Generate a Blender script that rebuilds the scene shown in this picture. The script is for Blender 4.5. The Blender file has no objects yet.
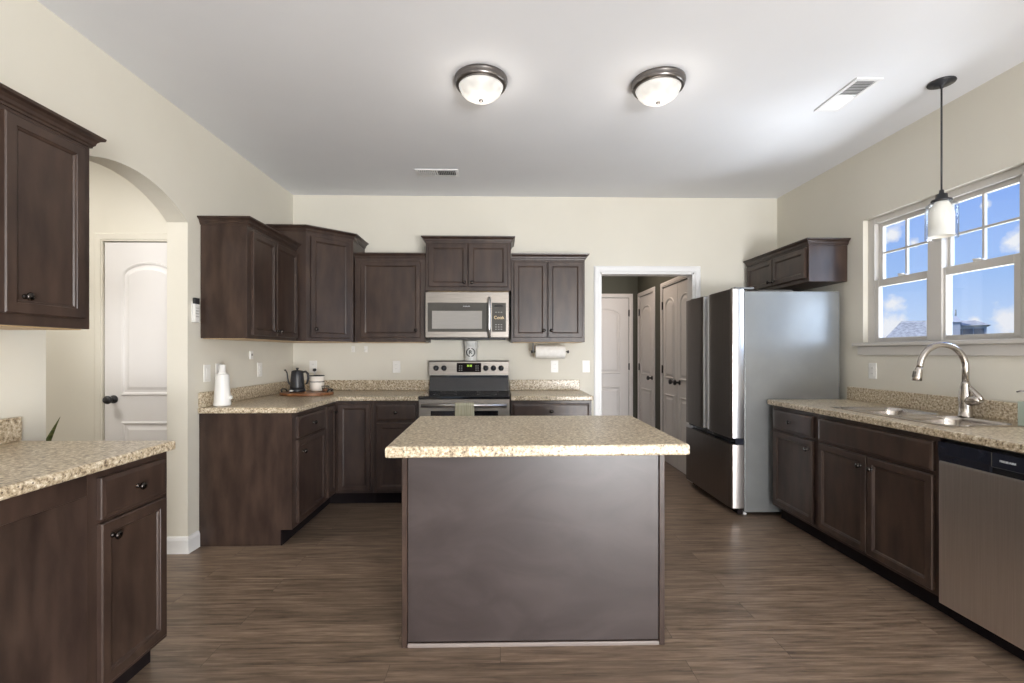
import bpy, bmesh, math, random
from mathutils import Matrix, Vector, noise
random.seed(7)
S = bpy.context.scene
COL = S.collection
PI = math.pi
# ------------------------------------------------------------------ camera
H = 1.2768
cam_d = bpy.data.cameras.new('camera'); cam = bpy.data.objects.new('camera', cam_d); COL.objects.link(cam)
cam.location = (0, 0, H); cam.rotation_euler = (PI/2, 0, -0.0222)
cam_d.sensor_fit = 'HORIZONTAL'; cam_d.sensor_width = 36.0
cam_d.lens = 473.8/1024*36.0
cam_d.shift_x = (512-510.91)/1024; cam_d.shift_y = (352.6-341.5)/1024
cam_d.clip_start = 0.02; cam_d.clip_end = 500
S.camera = cam
# ------------------------------------------------------------------ view
S.view_settings.view_transform = 'Standard'; S.view_settings.look = 'None'
S.view_settings.exposure = 0.0; S.view_settings.gamma = 1.0; S.view_settings.use_curve_mapping = False
S.cycles.transparent_max_bounces = 40; S.cycles.max_bounces = 10; S.cycles.diffuse_bounces = 6
# ------------------------------------------------------------------ sky
CLOUDS = [((0.633, 0.7502, 0.1913), 0.0138), ((0.6537, 0.7365, 0.1737), 0.0109), ((0.734, 0.6585, 0.166), 0.0232), ((0.7507, 0.6368, 0.1759), 0.0271), ((0.741, 0.6701, 0.0443), 0.0327), ((0.7705, 0.6356, 0.0477), 0.0262), ((0.6418, 0.7626, 0.0813), 0.0164), ((0.6414, 0.7661, 0.0422), 0.0252), ((0.7147, 0.6979, 0.0461), 0.0096), ((0.7059, 0.6748, 0.2151), 0.0063)]
def make_world():
    w = bpy.data.worlds.new('sky'); S.world = w; w.use_nodes = True
    nt = w.node_tree; N = nt.nodes; L = nt.links; N.clear()
    out = N.new('ShaderNodeOutputWorld'); bg = N.new('ShaderNodeBackground'); L.new(bg.outputs[0], out.inputs[0])
    tc = N.new('ShaderNodeTexCoord'); sep = N.new('ShaderNodeSeparateXYZ'); L.new(tc.outputs['Generated'], sep.inputs[0])
    ramp = N.new('ShaderNodeValToRGB'); L.new(sep.outputs['Z'], ramp.inputs[0])
    e = ramp.color_ramp.elements
    e[0].position = 0.0; e[0].color = (.66, .79, .97, 1); e[1].position = 0.36; e[1].color = (.15, .33, .92, 1)
    m = e.new(0.12); m.color = (.40, .60, .97, 1)
    nz = N.new('ShaderNodeTexNoise'); nz.inputs['Scale'].default_value = 26; nz.inputs['Detail'].default_value = 7; nz.inputs['Roughness'].default_value = .6
    L.new(tc.outputs['Generated'], nz.inputs['Vector'])
    wide = N.new('ShaderNodeTexNoise'); wide.inputs['Scale'].default_value = 3.2; wide.inputs['Detail'].default_value = 4
    L.new(tc.outputs['Generated'], wide.inputs['Vector'])
    acc = None
    # cumulus puffs at fixed bearings: (direction, angular radius)
    for d, r in CLOUDS:
        v = Vector(d).normalized()
        ds = N.new('ShaderNodeVectorMath'); ds.operation = 'DISTANCE'; ds.inputs[1].default_value = v; L.new(tc.outputs['Generated'], ds.inputs[0])
        m1 = N.new('ShaderNodeMath'); m1.operation = 'MULTIPLY_ADD'; m1.inputs[1].default_value = -1/r; m1.inputs[2].default_value = 1.0; L.new(ds.outputs['Value'], m1.inputs[0])
        if acc is None: acc = m1
        else:
            mx = N.new('ShaderNodeMath'); mx.operation = 'MAXIMUM'; L.new(acc.outputs[0], mx.inputs[0]); L.new(m1.outputs[0], mx.inputs[1]); acc = mx
    cl = N.new('ShaderNodeMath'); cl.operation = 'MAXIMUM'; cl.inputs[1].default_value = -.6; L.new(acc.outputs[0], cl.inputs[0])
    ad = N.new('ShaderNodeMath'); ad.operation = 'MULTIPLY_ADD'; ad.inputs[1].default_value = .32; L.new(cl.outputs[0], ad.inputs[0]); L.new(nz.outputs[0], ad.inputs[2])
    cr = N.new('ShaderNodeValToRGB'); cr.color_ramp.elements[0].position = .50; cr.color_ramp.elements[1].position = .72
    L.new(ad.outputs[0], cr.inputs[0])
    mix = N.new('ShaderNodeMixRGB'); mix.inputs[2].default_value = (.92, .93, .96, 1)
    L.new(cr.outputs[0], mix.inputs[0]); L.new(ramp.outputs[0], mix.inputs[1]); L.new(mix.outputs[0], bg.inputs[0])
    bg.inputs[1].default_value = 1.0
make_world()
# ------------------------------------------------------------------ lights (window daylight and added fills)
def area(name, loc, target, sx, sy, power, color):
    l = bpy.data.lights.new(name, 'AREA'); l.shape = 'RECTANGLE'; l.size = sx; l.size_y = sy; l.energy = power; l.color = color
    o = bpy.data.objects.new(name, l); COL.objects.link(o); o.location = loc
    o.rotation_euler = (Vector(target)-Vector(loc)).to_track_quat('-Z', 'Y').to_euler()
    return o
area('rear_daylight_fill', (1.80, -3.40, 1.25), (-0.3, 4, 2.6), 1.3, 2.1, 165, (1, .985, .965))  # added area lamp inside the unseen rear doors, tilted up as fill
area('ceiling_fill_rear', (1.70, -3.2, .45), (0.2, 0.9, 3.2), 1.6, .8, 245, (.98, .985, 1.0))  # added uplight behind the camera, lifts the ceiling
area('daylight_side_window', (-1.85, -1.6, 1.5), (2.5, 0.6, 1.5), 1.9, 1.4, 9, (.70, .82, 1.0))
area('daylight_kitchen_window', (5.0, 1.5, 2.4), (-1.9, 3.7, 1.3), 2.2, 2.0, 130, (.74, .85, 1.0))
area('daylight_southern_sky', (4.4, .8, 2.6), (2.5, 3.4, 1.8), 3.0, 2.4, 60, (.52, .72, 1.0))
area('ceiling_fill_window', (4.4, 2.9, .2), (1.6, 2.7, 2.8), 2.0, 1.6, 260, (.92, .96, 1.0))  # added uplight hidden below the sill, brightens the ceiling near the window
sun_d = bpy.data.lights.new('sun', 'SUN'); sun_d.energy = 4.5; sun_d.angle = .01; sun_d.color = (1, .97, .92)
sun = bpy.data.objects.new('sun', sun_d); COL.objects.link(sun); sun.rotation_euler = Vector((1, -.35, -.9)).to_track_quat('-Z', 'Y').to_euler()
area('entry_hall_fill', (-3.1, 2.3, 2.70), (-3.1, 2.35, 0), .5, .5, 26, (1, .96, .91))  # unseen area light without a fixture, added to brighten the hall
area('pantry_hall_fill', (1.35, 5.6, 2.70), (1.35, 5.6, 0), .3, .3, 11, (1, .80, .64))  # unseen warm area light without a fixture, added for the pantry doors
# dimensions taken from the photograph
XL, XR, YB, ZC = -1.988, 2.7135, 4.588, 2.788
YREAR = -3.5

# ------------------------------------------------------------------ materials
def srgb(r, g, b):
    f = lambda c: (c/255/12.92) if c/255 <= .04045 else ((c/255+.055)/1.055)**2.4
    return (f(r), f(g), f(b), 1)
def mat(name, color=(.5, .5, .5, 1), rough=.5, metal=0, spec=.5, **kw):
    m = bpy.data.materials.new(name); m.use_nodes = True
    b = m.node_tree.nodes['Principled BSDF']
    b.inputs['Base Color'].default_value = color; b.inputs['Roughness'].default_value = rough; b.inputs['Metallic'].default_value = metal
    b.inputs['Specular IOR Level'].default_value = spec
    for k, v in kw.items(): b.inputs[k.replace('_', ' ')].default_value = v
    return m
def nodes(m): return m.node_tree.nodes, m.node_tree.links, m.node_tree.nodes['Principled BSDF']
def noise_color(m, c1, c2, scale=(1, 1, 1), ns=5, detail=4, lo=.35, hi=.65, bump=0, bscale=None):
    N, L, b = nodes(m)
    tc = N.new('ShaderNodeTexCoord'); mp = N.new('ShaderNodeMapping'); mp.inputs['Scale'].default_value = scale
    L.new(tc.outputs['Object'], mp.inputs[0])
    nz = N.new('ShaderNodeTexNoise'); nz.inputs['Scale'].default_value = ns; nz.inputs['Detail'].default_value = detail
    L.new(mp.outputs[0], nz.inputs['Vector'])
    cr = N.new('ShaderNodeValToRGB'); cr.color_ramp.elements[0].position = lo; cr.color_ramp.elements[1].position = hi
    cr.color_ramp.elements[0].color = c1; cr.color_ramp.elements[1].color = c2
    L.new(nz.outputs[0], cr.inputs[0]); L.new(cr.outputs[0], b.inputs['Base Color'])
    if bump:
        n2 = N.new('ShaderNodeTexNoise'); n2.inputs['Scale'].default_value = bscale or ns*4; n2.inputs['Detail'].default_value = 3
        L.new(tc.outputs['Object'], n2.inputs['Vector'])
        bp = N.new('ShaderNodeBump'); bp.inputs['Strength'].default_value = bump; bp.inputs['Distance'].default_value = .002
        L.new(n2.outputs[0], bp.inputs['Height']); L.new(bp.outputs[0], b.inputs['Normal'])
    return m
M = {}
M['wall'] = noise_color(mat('cream_wall_paint', rough=.75, spec=.3), (.680, .650, .570, 1), (.700, .670, .590, 1), ns=2, bump=.15, bscale=180)
M['ceiling'] = noise_color(mat('white_ceiling_paint', rough=.85, spec=.2), (.775, .785, .81, 1), (.795, .805, .83, 1), ns=2, bump=.15, bscale=150)
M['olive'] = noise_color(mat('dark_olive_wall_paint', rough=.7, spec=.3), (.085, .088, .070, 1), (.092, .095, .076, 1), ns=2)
M['white'] = noise_color(mat('white_trim_paint', rough=.4), (.78, .78, .78, 1), (.80, .80, .80, 1), ns=3)
M['vinyl'] = noise_color(mat('shaded_white_vinyl', rough=.4), (.56, .535, .50, 1), (.58, .555, .52, 1), ns=3)  # white vinyl, backlit shade put into its base colour
M['door'] = noise_color(mat('white_door_paint', rough=.45), (.72, .70, .69, 1), (.74, .72, .71, 1), ns=3)
M['espresso'] = noise_color(mat('espresso_stained_wood', rough=.36, spec=.42), (.027, .0160, .0128, 1), (.062, .038, .028, 1), scale=(3, 3, .8), ns=5, detail=6, lo=.3, hi=.7, bump=.08, bscale=90)
M['islandpanel'] = noise_color(mat('greyish_espresso_laminate', rough=.36, spec=.55), (.036, .026, .024, 1), (.060, .046, .043, 1), scale=(1.2, 1, 2.2), ns=2.2, detail=8, lo=.3, hi=.72)  # greyer, mottled tone than the cabinet wood
M['islandpanel'].node_tree.nodes['Noise Texture'].inputs['Distortion'].default_value = 1.6
M['maple'] = noise_color(mat('natural_maple', rough=.5), (.52, .36, .19, 1), (.60, .43, .25, 1), scale=(2, 14, 2), ns=4)
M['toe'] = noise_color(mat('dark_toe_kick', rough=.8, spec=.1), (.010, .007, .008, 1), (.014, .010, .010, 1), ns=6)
M['knob'] = noise_color(mat('dark_bronze_metal', rough=.25, metal=1), (.055, .048, .045, 1), (.075, .066, .06, 1), ns=20)
M['blackmetal'] = noise_color(mat('black_painted_metal', rough=.4), (.018, .018, .02, 1), (.026, .026, .03, 1), ns=20)
def brushed(name, c1, c2, rough, scale):
    m = noise_color(mat(name, rough=rough, metal=1), c1, c2, scale=scale, ns=6, detail=3, lo=.3, hi=.7)
    return m
M['steel'] = brushed('brushed_stainless_steel', (.22, .198, .175, 1), (.31, .283, .25, 1), .40, (1, 1, 60))
M['steel_v'] = brushed('upright_brushed_stainless_steel', (.70, .65, .62, 1), (.78, .73, .70, 1), .36, (40, 40, .6))
M['nickel'] = brushed('brushed_nickel', (.50, .46, .42, 1), (.56, .52, .48, 1), .25, (2, 2, 30))
M['pewter'] = brushed('pewter_metal', (.17, .155, .148, 1), (.22, .205, .195, 1), .32, (2, 2, 20))
M['dark_steel'] = brushed('dark_stainless_steel', (.18, .157, .150, 1), (.225, .20, .19, 1), .30, (40, 40, .5))
M['silver'] = brushed('satin_silver_metal', (.62, .62, .64, 1), (.68, .68, .70, 1), .30, (30, 30, 1))
M['fridge_side'] = noise_color(mat('grey_textured_appliance_paint', rough=.22, metal=.45), (.25, .255, .25, 1), (.27, .275, .27, 1), ns=6, bump=.35, bscale=260)
M['alu'] = noise_color(mat('pale_satin_aluminium', rough=.5, metal=.6), (.74, .74, .75, 1), (.80, .80, .81, 1), ns=10)
M['blackglass'] = noise_color(mat('black_glass', rough=.08, spec=.6), (.010, .010, .012, 1), (.013, .013, .015, 1), ns=4)
M['navy'] = noise_color(mat('glossy_navy_black_plastic', rough=.22), (.012, .014, .022, 1), (.016, .018, .028, 1), ns=4)
M['charcoal'] = noise_color(mat('charcoal_plastic', rough=.45, spec=.25), (.060, .055, .047, 1), (.070, .065, .056, 1), ns=8)
M['greyscreen'] = noise_color(mat('grey_screened_glass', rough=.15), (.30, .285, .26, 1), (.33, .31, .285, 1), scale=(1, 1, 30), ns=8)
M['plastic'] = noise_color(mat('white_plastic', rough=.35), (.78, .77, .74, 1), (.80, .79, .76, 1), ns=8)
M['slot'] = noise_color(mat('grey_slot_plastic', rough=.5), (.30, .29, .27, 1), (.34, .33, .31, 1), ns=8)
M['paper'] = noise_color(mat('white_paper_towel', rough=.9, spec=.1), (.78, .76, .72, 1), (.84, .82, .78, 1), ns=30, bump=.4, bscale=250)
M['cream'] = noise_color(mat('cream_ceramic', rough=.25), (.74, .68, .60, 1), (.78, .72, .64, 1), ns=10)
M['traywood'] = noise_color(mat('acacia_wood', rough=.4), (.20, .075, .028, 1), (.34, .15, .06, 1), scale=(3, 18, 3), ns=3)
M['greymetal'] = noise_color(mat('whitewashed_galvanized_metal', rough=.5), (.52, .52, .50, 1), (.74, .73, .70, 1), ns=18, lo=.35, hi=.65)
M['ink'] = noise_color(mat('dark_grey_ink', rough=.6), (.018, .018, .016, 1), (.03, .03, .028, 1), ns=30)
M['towel'] = noise_color(mat('sage_beige_cotton', rough=.95, spec=.1), (.36, .35, .25, 1), (.50, .48, .37, 1), scale=(30, 3, 1), ns=4, bump=.5, bscale=300)
M['leaf'] = noise_color(mat('snake_plant_leaf', rough=.4), (.05, .075, .022, 1), (.20, .23, .07, 1), scale=(1, 1, 8), ns=6)
M['pot'] = noise_color(mat('grey_clay', rough=.7), (.28, .27, .26, 1), (.34, .33, .31, 1), ns=12)
M['soil'] = noise_color(mat('potting_soil', rough=.95), (.03, .02, .014, 1), (.06, .04, .03, 1), ns=60)
M['gold'] = noise_color(mat('gold_print', rough=.35), (.80, .58, .30, 1), (.86, .66, .38, 1), ns=40)
M['print'] = noise_color(mat('pale_grey_print', rough=.4), (.62, .63, .66, 1), (.68, .69, .72, 1), ns=40)
M['sage'] = noise_color(mat('pale_sage_glass', rough=.12, Transmission_Weight=.25), (.50, .58, .50, 1), (.58, .66, .58, 1), ns=8)
M['ventgrey'] = noise_color(mat('vent_shadow_duct', rough=.8), (.16, .16, .16, 1), (.18, .18, .18, 1), ns=8)
M['bead'] = noise_color(mat('pale_wood_shoe_moulding', rough=.45), (.20, .165, .15, 1), (.25, .21, .19, 1), scale=(.5, 6, 6), ns=4)
M['shingle'] = noise_color(mat('grey_roof_shingles', rough=.9), (.30, .30, .29, 1), (.50, .50, .48, 1), ns=2.2, detail=8)
M['siding'] = noise_color(mat('pale_grey_siding', rough=.8), (.48, .50, .54, 1), (.56, .58, .62, 1), scale=(.1, .1, 8), ns=3)
M['farglass'] = noise_color(mat('dark_house_window', rough=.1), (.10, .12, .15, 1), (.14, .16, .19, 1), ns=1)
M['lawn'] = noise_color(mat('dry_lawn', rough=.95), (.10, .13, .05, 1), (.16, .18, .08, 1), ns=.4, detail=8)
def emit_mat(name, color, strength, base=(.8, .8, .8, 1), rough=.3):
    m = mat(name, base, rough); b = m.node_tree.nodes['Principled BSDF']
    b.inputs['Emission Color'].default_value = color; b.inputs['Emission Strength'].default_value = strength
    return m
def alabaster():
    m = emit_mat('lit_alabaster_glass', (1, .95, .88, 1), 1.0, (.42, .41, .39, 1)); N, L, b = nodes(m)
    tc = N.new('ShaderNodeTexCoord'); nz = N.new('ShaderNodeTexNoise'); nz.inputs['Scale'].default_value = 9; nz.inputs['Detail'].default_value = 2
    L.new(tc.outputs['Object'], nz.inputs['Vector'])
    mr = N.new('ShaderNodeMapRange'); mr.inputs[1].default_value = .3; mr.inputs[2].default_value = .7; mr.inputs[3].default_value = .22; mr.inputs[4].default_value = .75
    L.new(nz.outputs[0], mr.inputs[0]); L.new(mr.outputs[0], b.inputs['Emission Strength'])
    return m
M['alabaster'] = alabaster()
M['led'] = emit_mat('green_display_digits', (.45, .75, .05, 1), .8, (.1, .15, .02, 1))
M['sleeve'] = emit_mat('lit_frosted_glass', (1, .93, .80, 1), .25, (.66, .63, .57, 1), .4)
def glass(name, tint, fac):
    m = bpy.data.materials.new(name); m.use_nodes = True; nt = m.node_tree; N = nt.nodes; L = nt.links; N.clear()
    o = N.new('ShaderNodeOutputMaterial'); mx = N.new('ShaderNodeMixShader'); t = N.new('ShaderNodeBsdfTransparent'); g = N.new('ShaderNodeBsdfGlossy')
    t.inputs[0].default_value = tint; g.inputs['Roughness'].default_value = .02
    lw = N.new('ShaderNodeLayerWeight'); lw.inputs[0].default_value = .5
    pw = N.new('ShaderNodeMath'); pw.operation = 'POWER'; pw.inputs[1].default_value = 4; L.new(lw.outputs['Facing'], pw.inputs[0])
    ma = N.new('ShaderNodeMath'); ma.operation = 'MULTIPLY_ADD'; ma.inputs[1].default_value = fac*3; ma.inputs[2].default_value = .035; L.new(pw.outputs[0], ma.inputs[0])
    L.new(ma.outputs[0], mx.inputs[0]); L.new(t.outputs[0], mx.inputs[1]); L.new(g.outputs[0], mx.inputs[2]); L.new(mx.outputs[0], o.inputs[0])
    return m
M['pane'] = glass('window_glass', (.97, .98, 1, 1), .10)
M['clearglass'] = glass('clear_jar_glass', (.95, .96, .97, 1), .25)
def granite():
    m = mat('speckled_granite_laminate', rough=.30, spec=.5); N, L, b = nodes(m)
    tc = N.new('ShaderNodeTexCoord')
    n1 = N.new('ShaderNodeTexNoise'); n1.inputs['Scale'].default_value = 78; n1.inputs['Detail'].default_value = 3; n1.inputs['Roughness'].default_value = .7
    L.new(tc.outputs['Object'], n1.inputs['Vector'])
    cr = N.new('ShaderNodeValToRGB'); cr.color_ramp.interpolation = 'LINEAR'
    E_ = cr.color_ramp.elements
    E_[0].position = .30; E_[0].color = (.085, .060, .040, 1); E_[1].position = .68; E_[1].color = (.82, .77, .67, 1)
    for p, c in ((.38, (.24, .180, .115, 1)), (.45, (.42, .335, .225, 1)), (.54, (.54, .455, .325, 1)), (.61, (.70, .62, .49, 1))):
        k = E_.new(p); k.color = c
    L.new(n1.outputs[0], cr.inputs[0])
    v = N.new('ShaderNodeTexVoronoi'); v.inputs['Scale'].default_value = 60; L.new(tc.outputs['Object'], v.inputs['Vector'])
    vr = N.new('ShaderNodeValToRGB'); vr.color_ramp.elements[0].position = .10; vr.color_ramp.elements[0].color = (1, 1, 1, 1)
    vr.color_ramp.elements[1].position = .24; vr.color_ramp.elements[1].color = (0, 0, 0, 1)
    L.new(v.outputs['Distance'], vr.inputs[0])
    sp = N.new('ShaderNodeSeparateColor'); L.new(v.outputs['Color'], sp.inputs[0])
    gt = N.new('ShaderNodeMath'); gt.operation = 'GREATER_THAN'; gt.inputs[1].default_value = .62; L.new(sp.outputs[0], gt.inputs[0])
    mu = N.new('ShaderNodeMath'); mu.operation = 'MULTIPLY'; L.new(vr.outputs[0], mu.inputs[0]); L.new(gt.outputs[0], mu.inputs[1])
    mx = N.new('ShaderNodeMixRGB'); mx.inputs[2].default_value = (.075, .05, .035, 1)
    L.new(mu.outputs[0], mx.inputs[0]); L.new(cr.outputs[0], mx.inputs[1]); L.new(mx.outputs[0], b.inputs['Base Color'])
    return m
M['granite'] = granite()
def planks():
    m = mat('brown_vinyl_planks', rough=.36, spec=.45); N, L, b = nodes(m)
    tc = N.new('ShaderNodeTexCoord')
    br = N.new('ShaderNodeTexBrick'); br.offset = .37; br.offset_frequency = 2
    br.inputs['Scale'].default_value = 1; br.inputs['Brick Width'].default_value = 1.22; br.inputs['Row Height'].default_value = .150
    br.inputs['Mortar Size'].default_value = .0011; br.inputs['Mortar Smooth'].default_value = .1; br.inputs['Bias'].default_value = 0
    br.inputs['Color1'].default_value = (0, 0, 0, 1); br.inputs['Color2'].default_value = (1, 1, 1, 1); br.inputs['Mortar'].default_value = (.5, .5, .5, 1)
    L.new(tc.outputs['Object'], br.inputs['Vector'])
    # shift the grain from plank to plank
    sc = N.new('ShaderNodeVectorMath'); sc.operation = 'SCALE'; sc.inputs['Scale'].default_value = 9.0; L.new(br.outputs['Color'], sc.inputs[0])
    ad = N.new('ShaderNodeVectorMath'); ad.operation = 'ADD'; L.new(tc.outputs['Object'], ad.inputs[0]); L.new(sc.outputs[0], ad.inputs[1])
    mp = N.new('ShaderNodeMapping'); mp.inputs['Scale'].default_value = (2.2, 30, 1); L.new(ad.outputs[0], mp.inputs[0])
    nz = N.new('ShaderNodeTexNoise'); nz.inputs['Scale'].default_value = 1.7; nz.inputs['Detail'].default_value = 7; nz.inputs['Roughness'].default_value = .66; nz.inputs['Distortion'].default_value = .3
    L.new(mp.outputs[0], nz.inputs['Vector'])
    cr = N.new('ShaderNodeValToRGB'); E_ = cr.color_ramp.elements
    E_[0].position = .28; E_[0].color = (.062, .041, .028, 1); E_[1].position = .76; E_[1].color = (.325, .240, .172, 1)
    k = E_.new(.50); k.color = (.178, .126, .089, 1)
    L.new(nz.outputs[0], cr.inputs[0])
    mr = N.new('ShaderNodeMapRange'); mr.inputs[3].default_value = .90; mr.inputs[4].default_value = 1.10
    L.new(br.outputs['Color'], mr.inputs[0])
    mul = N.new('ShaderNodeMixRGB'); mul.blend_type = 'MULTIPLY'; mul.inputs[0].default_value = 1
    L.new(cr.outputs[0], mul.inputs[1]); L.new(mr.outputs[0], mul.inputs[2])
    seam = N.new('ShaderNodeMixRGB'); seam.inputs[2].default_value = (.075, .052, .038, 1)
    L.new(br.outputs['Fac'], seam.inputs[0]); L.new(mul.outputs[0], seam.inputs[1]); L.new(seam.outputs[0], b.inputs['Base Color'])
    return m
M['planks'] = planks()

# ------------------------------------------------------------------ mesh helpers
def new(): return bmesh.new()
def merge(bm, tmp, xf=None):
    if xf is not None: bmesh.ops.transform(tmp, matrix=xf, verts=tmp.verts)
    me = bpy.data.meshes.new('t'); tmp.to_mesh(me); tmp.free(); bm.from_mesh(me); bpy.data.meshes.remove(me)
def box(bm, a, b, bev=0, seg=1, xf=None):
    t = bmesh.new(); x0, x1 = sorted((a[0], b[0])); y0, y1 = sorted((a[1], b[1])); z0, z1 = sorted((a[2], b[2]))
    v = [t.verts.new(p) for p in ((x0, y0, z0), (x1, y0, z0), (x1, y1, z0), (x0, y1, z0), (x0, y0, z1), (x1, y0, z1), (x1, y1, z1), (x0, y1, z1))]
    for f in ((0, 3, 2, 1), (4, 5, 6, 7), (0, 1, 5, 4), (1, 2, 6, 5), (2, 3, 7, 6), (3, 0, 4, 7)): t.faces.new([v[i] for i in f])
    if bev: bmesh.ops.bevel(t, geom=list(t.edges), offset=min(bev, .49*min(x1-x0, y1-y0, z1-z0)), segments=seg, affect='EDGES', profile=.5)
    merge(bm, t, xf)
def prism(bm, poly, z0, z1, bev=0, seg=2, xf=None, bev_z=None):
    t = bmesh.new(); n = len(poly)
    a = [t.verts.new((p[0], p[1], z0)) for p in poly]; b = [t.verts.new((p[0], p[1], z1)) for p in poly]
    t.faces.new(a[::-1]); t.faces.new(b)
    for i in range(n): j = (i+1) % n; t.faces.new((a[i], a[j], b[j], b[i]))
    bmesh.ops.recalc_face_normals(t, faces=t.faces)
    if bev:
        es = [e for e in t.edges if abs(e.verts[0].co.z-e.verts[1].co.z) < 1e-6]
        bmesh.ops.bevel(t, geom=es, offset=bev, segments=seg, affect='EDGES', profile=.5)
    merge(bm, t, xf)
def lathe(bm, prof, n=24, xf=None, cap=True):
    t = bmesh.new(); rings = []
    for r, z in prof:
        if r < 1e-6: rings.append([t.verts.new((0, 0, z))])
        else: rings.append([t.verts.new((r*math.cos(2*PI*i/n), r*math.sin(2*PI*i/n), z)) for i in range(n)])
    for A, B in zip(rings, rings[1:]):
        for i in range(n):
            j = (i+1) % n
            if len(A) == 1 and len(B) == 1: continue
            if len(A) == 1: t.faces.new((A[0], B[j], B[i]))
            elif len(B) == 1: t.faces.new((A[i], A[j], B[0]))
            else: t.faces.new((A[i], A[j], B[j], B[i]))
    if cap:
        for R in (rings[0], rings[-1]):
            if len(R) > 1: t.faces.new(R)
    bmesh.ops.recalc_face_normals(t, faces=t.faces)
    for f in t.faces: f.smooth = len(f.verts) <= 4
    merge(bm, t, xf)
def tube(bm, pts, rad, n=12, xf=None, cap=True):
    t = bmesh.new(); P = [Vector(p) for p in pts]; R = rad if isinstance(rad, (list, tuple)) else [rad]*len(P)
    d0 = (P[1]-P[0]).normalized(); up = Vector((0, 0, 1)) if abs(d0.z) < .9 else Vector((1, 0, 0))
    u = d0.cross(up).normalized(); rings = []
    for i, p in enumerate(P):
        d = ((P[min(i+1, len(P)-1)]-P[max(i-1, 0)])).normalized()
        u = (u-d*u.dot(d)).normalized(); w = d.cross(u)
        rings.append([t.verts.new(p+R[i]*(u*math.cos(2*PI*k/n)+w*math.sin(2*PI*k/n))) for k in range(n)])
    for A, B in zip(rings, rings[1:]):
        for i in range(n): j = (i+1) % n; t.faces.new((A[i], A[j], B[j], B[i]))
    if cap: t.faces.new(rings[0][::-1]); t.faces.new(rings[-1])
    bmesh.ops.recalc_face_normals(t, faces=t.faces)
    for f in t.faces: f.smooth = len(f.verts) <= 4
    merge(bm, t, xf)
def sweep(bm, path, prof, closed=False, xf=None):
    """profile (out, z) carried along a plan path with mitred corners; out is to the right of travel"""
    t = bmesh.new(); n = len(path); rings = []
    for i, p in enumerate(path):
        def nrm(a, b):
            d = (Vector(b)-Vector(a)).normalized(); return Vector((d.y, -d.x))
        if closed: n0 = nrm(path[i-1], p); n1 = nrm(p, path[(i+1) % n])
        else:
            n0 = nrm(path[i-1], p) if i else None; n1 = nrm(p, path[i+1]) if i < n-1 else None
            n0 = n0 or n1; n1 = n1 or n0
        m = (n0+n1); m = m/m.dot(n0) if m.length > 1e-6 else n0
        rings.append([t.verts.new((p[0]+m.x*o, p[1]+m.y*o, z)) for o, z in prof])
    k = len(prof); pairs = list(zip(rings, rings[1:])) + ([(rings[-1], rings[0])] if closed else [])
    for A, B in pairs:
        for i in range(k): j = (i+1) % k; t.faces.new((A[i], A[j], B[j], B[i]))
    if not closed: t.faces.new(rings[0]); t.faces.new(rings[-1][::-1])
    bmesh.ops.recalc_face_normals(t, faces=t.faces)
    merge(bm, t, xf)
def obj(name, bm, m, parent=None, loc=None, label=None, rot=None):
    me = bpy.data.meshes.new(name); bmesh.ops.remove_doubles(bm, verts=bm.verts, dist=1e-6) if len(bm.verts) < 3000 else None
    bm.to_mesh(me); bm.free(); me.materials.append(m)
    o = bpy.data.objects.new(name, me); COL.objects.link(o)
    if parent is not None: o.parent = parent
    if loc is not None: o.location = loc
    if rot is not None: o.rotation_euler = rot
    if label: o['label'] = label
    return o
def tag(o, label, cat, group=None):
    o['label'] = label; o['category'] = cat
    if group: o['group'] = group
    return o
def thing(name, label, cat, loc=(0, 0, 0), rz=0, group=None):
    o = bpy.data.objects.new(name, None); o.empty_display_size = .1; COL.objects.link(o)
    o.location = loc; o.rotation_euler = (0, 0, rz); return tag(o, label, cat, group)
def struct(name, bm, m, parent=None, label=None):
    o = obj(name, bm, m, parent)
    if parent is None: o['kind'] = 'structure'
    if label: o['label'] = label
    return o
def copy_tree(o, parent=None):
    c = o.copy(); COL.objects.link(c)
    if parent is not None: c.parent = parent
    for ch in list(o.children): copy_tree(ch, c)
    return c
def T(x, y, z): return Matrix.Translation((x, y, z))
def Rz(a): return Matrix.Rotation(a, 4, 'Z')
def Rx(a): return Matrix.Rotation(a, 4, 'X')
def Ry(a): return Matrix.Rotation(a, 4, 'Y')
def text_mesh(name, s, size, m, parent, xf, depth=.0008, bold=0):
    cu = bpy.data.curves.new('t', 'FONT'); cu.body = s; cu.size = size; cu.extrude = depth; cu.offset = bold; cu.align_x = 'CENTER'; cu.align_y = 'CENTER'
    to = bpy.data.objects.new('t', cu); COL.objects.link(to)
    bpy.context.view_layer.update()
    me = bpy.data.meshes.new_from_object(to.evaluated_get(bpy.context.evaluated_depsgraph_get()))
    bpy.data.objects.remove(to); bpy.data.curves.remove(cu)
    me.transform(xf); me.name = name; me.materials.clear(); me.materials.append(m)
    o = bpy.data.objects.new(name, me); COL.objects.link(o); o.parent = parent; return o

# ------------------------------------------------------------------ room shell
WT = .13                                                   # wall thickness
b = new(); box(b, (-4.4, YREAR, -.12), (XR+.2, 6.75, 0)); struct('floor', b, M['planks'])
b = new(); box(b, (-4.4, YREAR-.13, ZC), (XR+.2, 6.75, ZC+.12)); struct('ceiling', b, M['ceiling'])
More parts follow.
